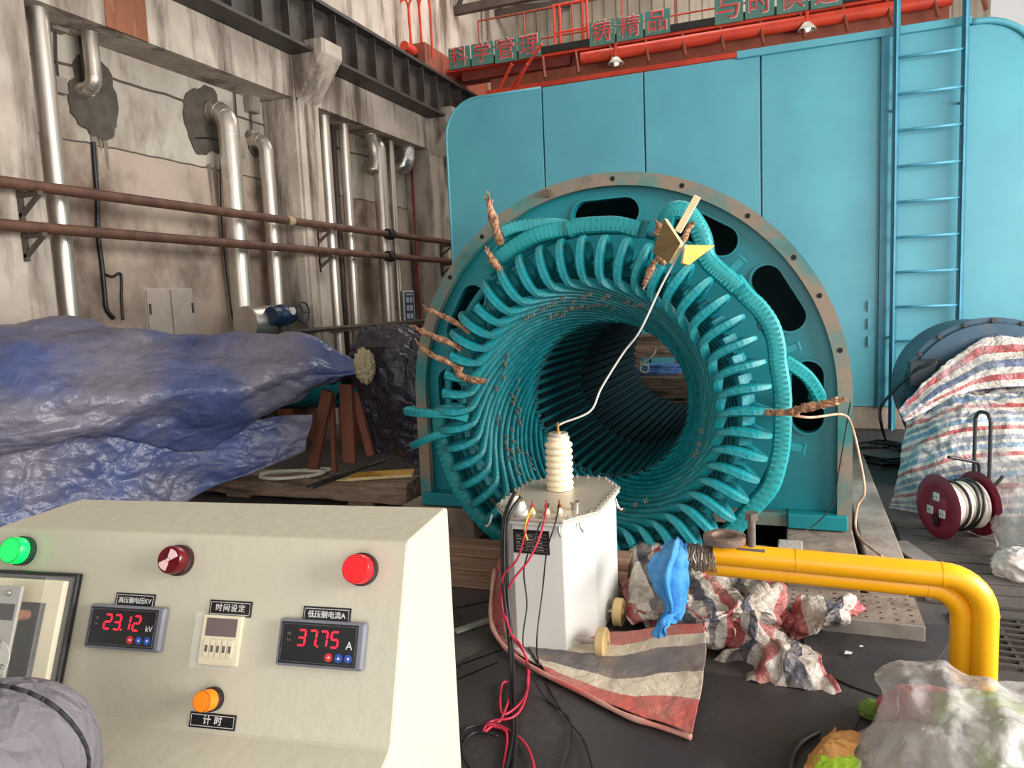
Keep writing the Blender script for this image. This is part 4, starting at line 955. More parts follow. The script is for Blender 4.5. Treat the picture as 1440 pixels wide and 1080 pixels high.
# ------------------------------------------------------------------ insulated pipes and fittings on the left wall
INS = layer(mat('insulation_sheet', srgb(212, 204, 194), .36, .82, col2=srgb(184, 172, 158), scale=3, stretch=(1, 1, .15), bump=.12, bscale=14), srgb(120, 104, 92), 5, .58, .72, (1, 1, .3), .6, 2)
RUSTP = mat('rusty_pipe', srgb(108, 74, 58), .6, .2, col2=srgb(78, 52, 42), scale=6, bump=.2); BRK = mat('bracket_steel', srgb(92, 80, 72), .6)
XP = -5.50
def depth_of(p): return (p-EYE).dot(FWD)
def ipipe(px, py, wpx, label, ztop=3.80, zbot=0.0, elbow=None, dx=0.0, ring0=.35):
    """upright insulated pipe through pixel column px at row py; elbow: 'top' or 'bottom' turns it into the wall"""
    p = PX(px, py, XP+dx); rad = wpx*depth_of(p)/FPX/2; y = p.y; x = XP+dx
    r = empty('insulated_pipe', (x, y, zbot if elbow != 'bottom' else zbot), label, 'pipe', 'metal-clad insulated pipes on the left wall')
    L = Vector((0, 0, -zbot)); pts = []
    if elbow == 'top':
        z = ztop; k = rad*1.7
        pts = [Vector((XR-x, 0, z)), Vector((-k*.9, 0, z))]+[Vector((-k+k*math.sin(a), 0, z-k+k*math.cos(a))) for a in [PI/2*i/7 for i in range(8)]]+[Vector((0, 0, zbot))]
    elif elbow == 'bottom':
        z = zbot; k = rad*1.5
        pts = [Vector((0, 0, ztop))]+[Vector((-k+k*math.cos(a), 0, z+k-k*math.sin(a))) for a in [PI/2*i/7 for i in range(8)]]+[Vector((XR-x, 0, z))]
    else: pts = [Vector((0, 0, ztop)), Vector((0, 0, zbot))]
    pts = [q+L for q in pts]
    obj('cladding', MB().tube(pts, rad, 24), INS, r, smooth=True, auto=45)
    z = zbot+ring0; ring = lambda q, d, k: obj('joint_ring', MB().tube([q-d, q+d], rad*k, 24), INS, r, smooth=True, auto=45)
    while z < ztop-.15:
        ring(Vector((0, 0, z-zbot)), Vector((0, 0, .008)), 1.025); z += .72
    if elbow:
        for q in (pts[2:-1] if elbow == 'top' else pts[1:-1])[::2]:
            i = pts.index(q); ring(q, (pts[i+1]-pts[i-1]).normalized()*.006, 1.03)
    return r, p, rad
ipipe(75, 225, 27, 'tall insulated pipe beside the leftmost concrete column', dx=.03)
zz = PX(133, 128, XR+.12).z
ipipe(129, 80, 21, 'short insulated pipe dropping from the lintel into the leftmost mortar patch', 3.80, zz, 'bottom', -.05)
zz = PX(300, 158, XR+.18).z+.05
ipipe(331, 300, 29, 'thick insulated pipe bending out of the middle mortar patch', zz, 0, 'top')
zz = PX(362, 200, XR+.12).z+.03
ipipe(381, 300, 20, 'insulated pipe bending out of the small mortar patch beside the thick one', zz, 0, 'top', -.05)
ipipe(463, 300, 18, 'insulated pipe first to the right of the middle concrete column', dx=-.02)
ipipe(492, 320, 14, 'slim insulated pipe second to the right of the middle column', dx=-.05)
ipipe(540, 330, 19, 'insulated pipe with a bent top, nearest the blue notice', PX(528, 198, XR+.15).z, 0, 'top')
ipipe(556, 330, 10, 'thin insulated pipe squeezed beside the bent-topped pipe near the notice', dx=-.04)
def conduit(n, pts, rad, m, label, cat='pipe'):
    P = [Vector(p) for p in pts]; o = obj(n, MB().tube([p-P[0] for p in P], rad, 8), m, loc=P[0], smooth=True); return tag(o, label, cat)
DKP = mat('dark_pipe', srgb(84, 74, 68), .6, .2)
p = PX(476, 300, XR+.08); conduit('service_pipe', [(p.x, p.y, 3.8), (p.x, p.y, 0)], .035, DKP, 'dark bare pipe between the two slim insulated pipes')
p = PX(446, 300, XR+.10); conduit('service_pipe', [(p.x, p.y, 3.8), (p.x, p.y, 0)], .025, DKP, 'dark thin pipe tight against the middle column')
p = PX(118, 80, XR+.06); conduit('service_pipe', [(p.x, p.y, 3.8), (p.x, p.y, 3.35)], .03, DKP, 'short thin grey pipe stub beside the dropping insulated pipe')
p = PX(585, 340, XR+.12); conduit('fire_pipe', [(p.x, p.y, 3.7), (p.x, p.y, 0)], .022, mat('fire_red', srgb(150, 50, 52), .5), 'thin dark red upright pipe near the far column')
# silver duct elbow near the far column
p = PX(567, 222, XR+.2); r = empty('duct_elbow', p, 'shiny silver duct elbow beside the thin red pipe', 'duct')
obj('elbow', MB().tube([(-.2, 0, -.13), (-.1, 0, -.14), (0, .02, -.10), (.03, .04, 0), (.03, .05, .12), (.03, .05, .40)], .13, 20), mat('foil_bright', srgb(232, 228, 226), .2, .9, bump=.4, bscale=18), r, smooth=True)
p = PX(520, 195, XR+.2); r = empty('flexible_duct', p, 'short ribbed metal duct and clamp hanging at the top of the bent pipe', 'duct')
mb = MB()
pr = []
for k in range(40): a = k/39; pr.append(((0, .10*math.sin(a*3), -.55*a+.1), .085+.010*(k % 2)))
mb.tube([q for q, _ in pr], [s for _, s in pr], 18); obj('bellows', mb, INS, r, smooth=True)
obj('damper_box', MB().box((-.15, -.2, .08), (.12, .12, .26)), DKP, r, bevel=.01)
# pipe rails
for zpx, lab in (((255, 341), 'upper of the two long rusty pipes running along the left wall'), ((315.5, 367.5), 'lower of the two long rusty pipes running along the left wall')):
    xr = -5.12; z = PX(320, (zpx[0]+(zpx[1]-zpx[0])*320/630), xr).z
    r = empty('wall_pipe', (xr, 5, z), lab, 'pipe')
    obj('pipe', MB().cyl((0, -5.5, 0), (0, 6.5, 0), .042, 14), RUSTP, r, smooth=True, auto=40)
    obj('coupling', MB().lathe([(.03, -.07), (.07, -.07), (.075, -.02), (.05, 0), (.075, .02), (.07, .07), (.03, .07)], (0, PX(548, 333 if zpx[0] < 300 else 361, xr).y-5, 0), (0, 1, 0), 18), BLACK, r, smooth=True, auto=40)
    for y in (3.9, 7.5, 10.8):
        mb = MB().beam((XC-xr, y-5, -.05), (.05, y-5, -.05), .04, .03).beam((XC-xr+.01, y-5, -.20), (.03, y-5, -.06), .03, .025).beam((XC-xr+.015, y-5, -.23), (XC-xr+.015, y-5, 0), .04, .03)
        obj('bracket', mb, BRK, r)
    if zpx[0] < 300:
        obj('cloth_tie', MB().ball((0, PX(408, 307, xr).y-5, 0), .06, 10, 8, (.9, 1.4, .9)), mat('tie_tan', srgb(176, 150, 118), .9), r, smooth=True)
# lower rail pipes seen above the tarp
for px, py, rr, lab in ((480, 461, .028, 'thin dark pipe low on the wall above the black tarp'), (560, 458, .018, 'thin pipe low on the wall below the blue notice')):
    p = PX(px, py, -5.2); conduit('low_pipe', [(p.x, p.y-1.6, p.z), (p.x, p.y+2.4, p.z)], rr, DKP, lab)
# junction boxes with conduits under the lintel
def jbox(px, py, s, lab, drop=None):
    p = PX(px, py, XR); r = empty('junction_box', p, lab, 'junction box', 'junction boxes below the lintel')
    BX = mat('box_grey', srgb(150, 140, 128), .6, col2=srgb(126, 116, 106)); obj('box', MB().box((0, -s, -s*1.2), (.10, s, s*1.2)), BX, r, bevel=.006)
    obj('cover', MB().box((.10, -s*.85, -s*1.05), (.112, s*.85, s*1.05)), BX, r, bevel=.004)
    if drop:
        q = PX(*drop, XR+.03)-p; obj('conduit', MB().tube([(.03, 0, -s*1.2), (.03, q.y, q.z+.2), (.03, q.y, q.z)], .010, 6), DKP, r); obj('switch', MB().box((0, q.y-.05, q.z-.08), (.07, q.y+.05, q.z+.05)), BX, r, bevel=.006)
jbox(73, 31, .07, 'grey junction box with a hanging conduit beside the tall leftmost pipe', (83, 118))
jbox(297, 99, .09, 'grey junction box under the lintel above the middle mortar patch')
jbox(326, 118, .06, 'slim box just right of the larger box above the middle patch', (336, 210))
jbox(349, 147, .08, 'grey box above the small mortar patch', (355, 190))
# wall cabinet
a = PX(200, 405, XR); b = PX(272, 460, XR); r = empty('wall_cabinet', (XR, (a.y+b.y)/2, 0), 'pale grey two-door cabinet set low in the wall panel', 'cabinet')
hw = (b.y-a.y)/2; CAB = mat('cabinet_grey', srgb(182, 168, 156), .55, col2=srgb(170, 156, 146)); zt = a.z
obj('body', MB().box((0, -hw, .6), (.02, hw, zt)), CAB, r)
for s in (-1, 1):
    d = obj('door', MB().box((.02, -hw+.01 if s < 0 else .01, .62), (.04, -.01 if s < 0 else hw-.01, zt-.02)), CAB, r, bevel=.003); obj('hinge', MB().box((.04, s*(hw-.03)-.01, zt-.25), (.05, s*(hw-.03)+.01, zt-.15)), DKP, d)
# blue valve actuator in front of the pipes
p = PX(398, 446, -5.1); r = empty('valve_actuator', (p.x, p.y, p.z-.3), 'blue electric valve actuator with a handwheel beside the insulated pipe', 'valve'); VB = mat('valve_blue', srgb(24, 52, 84), .4)
obj('stem', MB().cyl((0, 0, -.6), (0, 0, .24), .05, 14), DKP, r, smooth=True, auto=40)
obj('motor', MB().lathe([(0, -.20), (.09, -.20), (.10, -.17), (.10, .12), (.07, .18), (0, .18)], (0, 0, .32), (0, 1, 0), 22), VB, r, smooth=True, auto=40)
obj('gear_case', MB().ball((0, -.03, .32), .13, 16, 10, (1, 1, .9)), VB, r, smooth=True)
hw_ = obj('handwheel', MB().tube([(.14, .16+.11*math.cos(a), .34+.11*math.sin(a)) for a in [2*PI*k/24 for k in range(24)]], .009, 6, closed=True), VB, r, smooth=True)
for k in range(3): a = 2*PI*k/3; obj('spoke', MB().cyl((.14, .16, .34), (.14, .16+.11*math.cos(a), .34+.11*math.sin(a)), .007, 6), VB, r)
obj('dial_cap', MB().cyl((.09, 0, .36), (.14, 0, .36), .04, 16), WHITEM, r, smooth=True, auto=40)
# low tank/pipe end left of the valve
p = PX(372, 452, -5.3); r = empty('pipe_end', (p.x, p.y, p.z), 'short fat horizontal pipe end between the thick pipe and the blue valve', 'pipe'); obj('cladding', MB().lathe([(0, -.3), (.16, -.3), (.17, -.28), (.17, .3), (0, .3)], (0, 0, 0), (0, 1, 0), 24), INS, r, smooth=True, auto=40); obj('leg', MB().box((-.05, -.05, -p.z), (.05, .05, -.1)), DKP, r)
# blue notice
p = PX(575, 433, XR+.30); r = empty('notice_board', p, 'small blue notice with pale lines on the far wall by the red pipe', 'notice')
obj('board', MB().box((-.01, -.16, -.26), (.01, .16, .26)), WHITEM, r, bevel=.003); obj('panel', MB().box((.01, -.135, -.235), (.016, .135, .235)), mat('notice_blue', srgb(46, 64, 104), .5), r)
mb = MB()
for k in range(3):
    for s in (0, 1): mb.box((.016, -.10+.11*s, -.16+.12*k), (.018, -.02+.11*s, -.08+.12*k))
mb.box((.016, -.1, .19), (.018, .1, .215)); obj('print', mb, mat('notice_print', srgb(190, 196, 206), .5), r)
obj('bracket', MB().box((-.30, -.02, -.02), (-.01, .02, .02)), DKP, r)
# dark cables hanging down the wall
pts = [PX(*q, XR+.03) for q in ((131, 200), (133, 230), (137, 280), (138, 330), (143, 370), (147, 410), (150, 435), (160, 448))]
cable('wall_cable', pts, .020, CBK, 'thick black cable hanging down the wall from under the leftmost patch', 'cable')
pts = [PX(*q, XR+.03) for q in ((147, 385), (158, 389), (170, 386), (171, 420), (173, 450))]
cable('wall_cable', pts, .012, CBK, 'thin black cable looping off the thick one above the blue tarp', 'cable')
pts = [PX(*q, XR+.03) for q in ((275, 194), (305, 195), (309, 205), (311, 300), (318, 380), (328, 458))]
cable('wall_cable', pts, .008, CBK, 'thin black conduit along the left side of the thick insulated pipe', 'cable')
# ------------------------------------------------------------------ blue tarp over the rotor, black tarp, timber, trestle boards
TARPB = layer(mat('tarp_blue', srgb(78, 92, 138), .34, col2=srgb(60, 70, 108), scale=2.4, bump=.35, bscale=30), srgb(118, 112, 122), 1.5, .40, .62, None, .85, 5); wrinkle(TARPB, 2.0, .30, .03, (.6, 1, 1.6))
TARPK = mat('tarp_black', srgb(54, 52, 62), .42, col2=srgb(38, 37, 46), scale=3, bump=.2, bscale=26); wrinkle(TARPK, 3.2, .5)
BROWNB = mat('brown_board', srgb(140, 84, 64), .7, col2=srgb(112, 66, 50), scale=5, stretch=(1, 1, .3))
def rows(*R): return [[PY(x, y, Y) for x, y, Y in r] for r in R]
bt = empty('blue_tarp', PZ(250, 690, 0), 'large dusty blue tarp draped over the long machine along the left', 'tarp')
def under(parent, o): o.parent = parent; o.matrix_parent_inverse = Matrix.Translation(-parent.location); return o
A = rows([(-160, 520, 3.1), (0, 520, 3.48), (120, 520, 3.85), (240, 530, 4.2), (340, 530, 4.42), (420, 530, 4.62), (470, 535, 4.85), (500, 535, 4.9)],
         [(-160, 455, 3.0), (0, 452, 3.35), (90, 449, 3.65), (240, 462, 4.05), (340, 463, 4.25), (425, 472, 4.42), (478, 490, 4.55), (515, 506, 4.6)],
         [(-160, 490, 2.75), (0, 485, 3.05), (110, 490, 3.35), (240, 495, 3.75), (340, 498, 3.98), (420, 500, 4.2), (475, 510, 4.38), (517, 515, 4.5)],
         [(-160, 560, 2.6), (0, 560, 2.86), (110, 548, 3.15), (240, 548, 3.55), (340, 540, 3.82), (420, 530, 4.1), (475, 524, 4.32), (518, 520, 4.48)],
         [(-160, 620, 2.55), (0, 618, 2.8), (110, 600, 3.1), (220, 600, 3.5), (320, 590, 3.8), (400, 568, 4.08), (465, 540, 4.30), (518, 523, 4.46)],
         [(-160, 665, 2.62), (0, 645, 2.87), (110, 624, 3.18), (210, 628, 3.55), (300, 632, 3.84), (385, 588, 4.14), (450, 553, 4.33), (518, 526, 4.46)])
under(bt, cloth('upper_sheet', loft(A, 220, 130, .055, 1.9, 3, .010, 8, name='upper_sheet', long=(.06, 5, 6)), TARPB))
B = rows([(-160, 640, 2.66), (0, 625, 2.9), (110, 606, 3.22), (210, 606, 3.58), (300, 606, 3.88), (385, 585, 4.18), (440, 582, 4.34)],
         [(-160, 700, 2.60), (0, 680, 2.84), (90, 660, 3.12), (200, 645, 3.5), (290, 645, 3.8), (370, 620, 4.08), (438, 598, 4.3)],
         [(-160, 770, 2.56), (-20, 745, 2.75), (80, 715, 3.05), (195, 680, 3.46), (285, 676, 3.78), (365, 652, 4.02), (432, 616, 4.26)],
         [(-160, 860, 2.52), (-40, 820, 2.7), (70, 770, 3.0), (190, 706, 3.42), (283, 688, 3.76), (360, 664, 4.0), (428, 632, 4.22)])
for i_ in range(4): B[-1][i_].z = .012; B[-2][i_].z = min(B[-2][i_].z, .22)
B[-1][4].z -= .02
under(bt, cloth('lower_flap', loft(B, 160, 80, .035, 3.0, 9, .012, 10, name='lower_flap', long=(.06, 6, 2)), TARPB))
k = empty('black_tarp', PZ(540, 660, 0), 'crumpled black tarp bundle with a torn hole beside the stator', 'tarp')
K = rows([(470, 560, 4.8), (500, 540, 4.95), (540, 540, 5.0), (575, 540, 4.95), (600, 560, 4.8)],
         [(482, 500, 4.66), (500, 462, 4.75), (532, 451, 4.82), (562, 453, 4.8), (592, 470, 4.6)],
         [(486, 520, 4.55), (505, 500, 4.5), (535, 490, 4.45), (568, 490, 4.45), (594, 510, 4.45)],
         [(492, 540, 4.55), (512, 535, 4.48), (540, 535, 4.38), (570, 540, 4.36), (594, 560, 4.38)],
         [(505, 575, 4.62), (525, 580, 4.55), (550, 585, 4.42), (572, 590, 4.40), (594, 610, 4.4)],
         [(515, 640, 4.72), (532, 640, 4.62), (555, 645, 4.5), (575, 655, 4.48), (594, 670, 4.46)])
under(k, cloth('sheet', loft(K, 110, 110, .055, 3.6, 21, .014, 10, name='sheet'), TARPK))
p = PY(522, 508, 4.40); under(k, obj('torn_hole', MB().prism([(.11*math.cos(a)*(1+.2*math.sin(3*a)), .10*math.sin(a)*(1+.25*math.cos(2*a))) for a in [2*PI*i/18 for i in range(18)]], -.012, .012, 'y', Matrix.Translation(p+Vector((.03, .03, .02))) @ Matrix.Rotation(.25, 4, 'Z')), HOLE))
under(k, obj('foam', lump(.06, (.9, .6, 1.4), 5, k=.6), mat('foam_tan', srgb(178, 164, 132), .9, bump=.6, bscale=30), loc=p+Vector((-.045, -.015, -.03))))
# rotor ends that show below the tarps
r = empty('rotor', PZ(420, 640, 0)+Vector((0, .75, 0)), 'teal machine body showing under the hem of the blue tarp', 'rotor'); r0 = r.location
obj('body', MB().cyl((-.9, -.02, .62), (.45, .10, .62), .27, 28), TEAL, r, smooth=True, auto=40)
obj('journal', MB().cyl((.45, .10, .62), (.95, .14, .62), .12, 24), DARKSTEEL, r, smooth=True, auto=40)
obj('cradle', MB().box((-.9, -.15, 0), (-.5, .25, .36)), BROWNB, r); obj('cradle', MB().box((.05, -.10, 0), (.3, .3, .36)), BROWNB, r)
# trestle boards
def tboard(a, b, w_, Y, lab):
    pa, pb = PY(*a, Y), PY(*b, Y); o = obj('trestle_board', MB().beam(Vector(), pb-pa, w_, .035, (0, 1, 0)), BROWNB, loc=pa, bevel=.002); return tag(o, lab, 'board', 'brown boards propped behind the timber')
tboard((461, 549), (440, 662), .085, 4.50, 'brown board leaning left, first of those propped behind the timber')
tboard((466, 552), (471, 664), .035, 4.56, 'narrow brown board beside the left-leaning one')
tboard((487, 540), (492, 650), .105, 4.60, 'wide upright brown board under the black tarp hem')
tboard((500, 552), (522, 640), .06, 4.64, 'brown board leaning right, last of those under the black tarp')
# squared timber and what lies on it
a = PZ(573, 717, 0); zt = PY(573, 681, a.y).z
TB = empty('timber_beam', (a.x, a.y, 0), 'heavy weathered squared timber on the floor behind the console', 'timber')
mb = MB(); n = 40
vs = []
for i in range(n+1):
    x = -1.9*i/n
    for (y, z) in ((0, .03), (.0, zt-.02), (.02, zt), (.22, zt+.005), (.26, zt-.01), (.26, .02)):
        q = Vector((x, y, z)); d = noise.noise(q*5)*.012+noise.noise(Vector((x*2, y*14, z*14)))*.010
        vs.append(q+Vector((.02*noise.noise(q*9) if i else .02*noise.noise(q*6), d, d*.6)))
fs = [(i*6+j, i*6+(j+1) % 6, (i+1)*6+(j+1) % 6, (i+1)*6+j) for i in range(n) for j in range(6)]+[tuple(range(6)), tuple(range(6*n+5, 6*n-1, -1))]
obj('baulk', mb.add(vs, fs), WOODG, TB, bevel=.012)
obj('packing', MB().box((-1.6, .03, 0), (-1.4, .22, .04)), WOODG, TB); obj('packing', MB().box((-.5, .03, 0), (-.3, .22, .04)), WOODG, TB)
zt += .006
T = lambda px, py, h=0: PZ(px, py, zt+h)
slab('flat_board', [T(487, 677, .0), T(580, 671, .0), T(583, 663, .0), T(503, 668, .0)], -.022, YELW, PLYE, 'yellow board lying on the right end of the timber', 'board')
slab('flat_board', [T(462, 676, 0), T(500, 677, 0), T(506, 668, 0), T(486, 665, 0)], -.008, PALEW, PLYE, 'thin pale board tucked left of the yellow board on the timber', 'board')
STR = mat('strap_white', srgb(220, 212, 196), .8, bump=.3)
cable('white_strap', [T(365, 666, .02), T(400, 664, .03), T(440, 660, .03), T(464, 660, .02), T(440, 668, .02), T(395, 673, .02), T(366, 671, .02), T(380, 664, .04), T(420, 662, .045), T(456, 664, .03), T(430, 671, .02)], .012, STR, 'bundle of white strap lying on the timber', 'strap')
a, b = T(432, 684, .02), T(540, 648, .05); tag(obj('steel_rod', MB().cyl(Vector(), b-a, .011, 10), DARKSTEEL, loc=a), 'thin dark steel rod lying across the timber, longer of two', 'rod')
a, b = T(440, 686, .015), T(498, 664, .015); tag(obj('steel_rod', MB().cyl(Vector(), b-a, .009, 10), DARKSTEEL, loc=a), 'shorter dark rod beside the long one on the timber', 'rod')
# sleepers in front of the winding, left of the transformer
def sleeper(x0, x1, y, z0, z1, d, lab):
    mb = MB(); o = tag(obj('sleeper', MB().box((0, 0, 0), (x1-x0, d, z1-z0)), mat('sleeper_wood', srgb(150, 118, 96), .85, col2=srgb(110, 84, 68), scale=4, stretch=(.4, 5, 8), bump=.6, bscale=14), loc=(x0, y, z0), bevel=.006), lab, 'sleeper', 'brown sleepers in front of the winding'); return o
p = PZ(690, 831, 0)
sleeper(-1.85, -.72, p.y, 0, .085, .17, 'lowest brown sleeper in front of the winding, left of the transformer')
sleeper(-1.85, -.72, p.y+.012, .085, .150, .15, 'middle brown sleeper of the stack left of the transformer')
sleeper(-1.85, -.72, p.y+.03, .150, .205, .13, 'topmost brown sleeper of the stack left of the transformer')
# ------------------------------------------------------------------ floor plates, mats, yellow pipe barrier, tarps and plastic
MATR = layer(mat('rubber_mat', srgb(54, 50, 51), .55, col2=srgb(46, 43, 44), scale=3, bump=.15, bscale=30), srgb(92, 86, 84), 3, .55, .72, None, .5, 2)
def floorpoly(n, px, h, m, label, cat):
    P = [PZ(x, y, 0) for x, y in px]; c = sum(P, Vector())/len(P); return tag(obj(n, MB().prism([(q.x-c.x, q.y-c.y) for q in P], .0, h, 'z'), m, loc=(c.x, c.y, .001), bevel=.002), label, cat)
floorpoly('rubber_mat', [(1120, 868), (1250, 880), (1345, 880), (1350, 888), (1322, 926), (1280, 985), (1240, 982), (1195, 966), (1140, 940)], .006, MATR, 'dark rubber mat between the striped tarp and the yellow pipe', 'mat')
floorpoly('rubber_mat', [(700, 905), (1190, 975), (1215, 1000), (1130, 1180), (560, 1240), (650, 930)], .004, MATR, 'large dark rubber mat under the front tip of the striped tarp', 'mat')
# perforated plate with raised edge, cut by rows of holes
def perforated():
    x0, x1, y0, y1 = -.62, .47, 3.17, 3.46; c = ((x0+x1)/2, (y0+y1)/2); hs = []
    for i in range(19):
        for j in range(5):
            hx, hy = x0+.04+i*.056, y0+.035+j*.055; hs.append([(hx-c[0]+.013*math.cos(a), hy-c[1]+.008*math.sin(a)) for a in [2*PI*k/8 for k in range(8)]])
    r = empty('perforated_plate', (c[0], c[1], 0), 'tan perforated walkway plate below the yellow pipe', 'floor plate')
    me = flat([(x0-c[0], y0-c[1]), (x1-c[0], y0-c[1]), (x1-c[0], y1-c[1]), (x0-c[0], y1-c[1])], hs, .006); me.transform(Matrix.Translation((0, 0, .062))); obj('plate', me, BED, r)
    obj('edge_bar', MB().box((x0-c[0], y0-c[1]-.012, 0), (x1-c[0], y0-c[1], .066)), mat('edge_grey', srgb(150, 142, 134), .7, col2=srgb(110, 102, 96), scale=6), r, bevel=.003)
    obj('bearer', MB().box((x0-c[0], y1-c[1]-.03, 0), (x1-c[0], y1-c[1], .058)), DARKSTEEL, r)
perforated()
tag(obj('stone_block', MB().box((-.055, 0, 0), (.055, .12, .20)), mat('block_grey', srgb(176, 166, 156), .85, col2=srgb(140, 130, 122), scale=8, bump=.4), loc=(PY(1111, 775, 3.62).x, 3.60, 0), bevel=.006), 'pale grey block beside the brown bed plate under the stator foot', 'block')
# T-slot floor strips to the right of the stator
SLOT = mat('slot_plate', srgb(88, 80, 76), .6, .1, col2=srgb(62, 56, 54), scale=5, bump=.2)
r = empty('slotted_plate', (.95, 4.3, 0), 'dark slotted steel floor plate beneath the cable reel', 'floor plate')
for k in range(9): obj('slat', MB().box((-.42, -.72+k*.135, 0), (.75, -.72+k*.135+.115, .018)), SLOT, r, bevel=.003)
pa, pb = PZ(1262, 762, .02), PZ(1330, 810, .02); tag(obj('steel_strip', MB().beam(Vector(), pb-pa, .10, .012), mat('strip_grey', srgb(150, 142, 138), .5, .2, col2=srgb(120, 112, 108)), loc=pa), 'loose grey steel strip lying in front of the red reel', 'strip')
pa, pb = PZ(640, 888, .01), PZ(688, 872, .01); tag(obj('wood_lath', MB().beam(Vector(), pb-pa, .03, .012), mat('lath_grey', srgb(132, 136, 122), .7), loc=pa), 'thin grey-green lath lying on the floor left of the transformer', 'lath')
# drain grating at the right edge
p = PZ(1420, 900, 0); r = empty('floor_grating', p, 'dark floor grating right of the yellow pipe legs', 'grating')
for k in range(9): obj('bar', MB().box((-.18, -.26+k*.055, .0), (.5, -.26+k*.055+.018, .014)), DARKSTEEL, r)
for k in range(9): obj('cross_bar', MB().box((-.18+k*.08, -.27, .001), (-.18+k*.08+.014, .20, .010)), DARKSTEEL, r)

# yellow pipe barrier
YEL = layer(mat('yellow_paint', srgb(246, 178, 16), .36, col2=srgb(238, 164, 10), scale=3), srgb(150, 110, 40), 14, .66, .75, None, .6, 3)
def ypipe():
    y = 2.86; r = empty('pipe_barrier', (.6, y, 0), 'bright yellow double pipe barrier bending down to the floor', 'barrier')
    def run(n, xe, xv, z, dy, rad, k=.12):
        P = [(xe-.6, dy, z+.012)]+[(xe-.6+(xv-k-xe)*t, dy, z+.012*(1-t)) for t in (.33, .66, 1)]+[(xv-.6-k+k*math.sin(a), dy, z-k+k*math.cos(a)) for a in [PI/2*i/9 for i in range(1, 10)]]+[(xv-.6, dy, 0)]
        o = obj(n, MB().tube(P, rad, 24), YEL, r, smooth=True, auto=45)
        for q, d in (((xv-.6-k, dy, z), (1, 0, 0)), ((xv-.6, dy, z-k), (0, 0, 1)), ((xe-.6+.30, dy, z+.008), (1, 0, 0))): obj('weld_ring', MB().tube([Vector(q)-Vector(d)*.004, Vector(q)+Vector(d)*.004], rad*1.03, 24), YEL, o, smooth=True, auto=40)
    run('outer_pipe', -.30, .605, .390, 0, .043, .13)
    run('inner_pipe', -.33, .545, .332, .03, .040, .11)
    q = PY(1019, 770, y); qx = q.x-.6
    obj('stub', MB().cyl((qx, 0, .40), (qx, 0, .452), .030, 20), YEL, r, smooth=True, auto=40)
    obj('flange', MB().lathe([(.035, .450), (.078, .450), (.080, .456), (.080, .476), (.070, .480), (.048, .478), (.044, .462), (.035, .462)], (qx, 0, 0), (0, 0, 1), 32), mat('flange_rust', srgb(142, 118, 104), .6, .2, col2=srgb(106, 86, 76), scale=9, bump=.3), r, smooth=True, auto=40)
    q = PY(1057, 770, y); qx = q.x-.6; BS = mat('bolt_grey', srgb(124, 112, 104), .5, .4, col2=srgb(92, 82, 76), scale=12)
    obj('base_lug', MB().box((qx-.05, -.03, .425), (qx+.05, .03, .438)), BS, r, bevel=.002)
    obj('bolt', MB().cyl((qx, 0, .43), (qx, 0, .545), .015, 16).cyl((qx, 0, .545), (qx, 0, .572), .026, 6), BS, r, smooth=True, auto=30)
ypipe()
WB = mat('binding_wire', srgb(176, 168, 158), .4, .6, col2=srgb(110, 102, 96), scale=20)
p = PY(986, 784, 2.86); rn = random.Random(9); mb = MB()
for k in range(26):
    x = -.055+.0045*k; a0 = rn.uniform(0, 6); rr = .047+rn.uniform(-.003, .007)
    mb.tube([(x+rn.uniform(-.008, .008)*math.sin(a*2), rr*math.cos(a+a0), rr*math.sin(a+a0)) for a in [2*PI*i/14 for i in range(14)]], .0024, 5, closed=True)
for k in range(10):
    y, z = rn.uniform(-.03, .03), rn.uniform(-.03, .045); mb.tube(spline([(-.05, y, z), (-.09, y*1.2, z*1.2-.01), (-.12, y*1.4, z-.03)], 6), .0024, 5)
tag(obj('wire_wrap', mb, WB, loc=p), 'tangle of thin wire wound round the left end of the yellow pipe', 'wire')

# striped woven tarps
RD, WT, NV, GY = srgb(164, 80, 80), srgb(192, 182, 172), srgb(78, 78, 88), srgb(120, 124, 134)
STRIPE = striped('tarp_stripes', [(RD, 1), (WT, 1), (NV, 1.1), (WT, 1)], .33, dirt=srgb(136, 120, 106), df=.8)
STRIPE2 = striped('tarp_stripes_fine', [(RD, .8), (WT, 1), (GY, 1), (WT, .6), (srgb(104, 128, 152), 1), (WT, .8)], .17, bump=.3, dirt=srgb(186, 184, 186), axis=1)
STRIPE2B = striped('tarp_stripes_wide', [(RD, .8), (WT, 1), (srgb(88, 100, 130), 1.2), (WT, 1)], .20, bump=.3, dirt=srgb(180, 178, 184), axis=1)
STRIPEF = striped('tarp_stripes_front', [(srgb(186, 96, 86), 1), (srgb(214, 200, 178), .7), (srgb(104, 98, 100), 1.3), (srgb(214, 200, 178), .8), (srgb(190, 92, 82), 1)], .46, bump=.2, dirt=srgb(160, 140, 122), axis=1)
def zrows(*R): return [[PZ(x, y, z) for x, y, z in r] for r in R]
st = empty('striped_tarp', PZ(900, 900, 0), 'crumpled red, white and grey striped tarp heaped on the floor beside the transformer', 'tarp')
F1 = zrows([(735, 868, .02), (800, 890, .02), (860, 893, .03), (925, 885, .10), (985, 880, .16)],
           [(738, 900, .012), (805, 918, .015), (868, 922, .03), (930, 912, .07), (992, 905, .12)],
           [(755, 930, .012), (830, 953, .016), (882, 962, .03), (940, 955, .05), (988, 955, .07)],
           [(770, 952, .014), (846, 988, .016), (890, 1006, .022), (938, 1022, .025), (973, 1037, .03)])
under(st, cloth('front_corner', loft([[q+Vector((0, 0, .014)) for q in r_] for r_ in F1], 90, 60, .012, 5, 4, .004, 16, ulen=.7, vlen=.46, name='front_corner'), STRIPEF, .003))
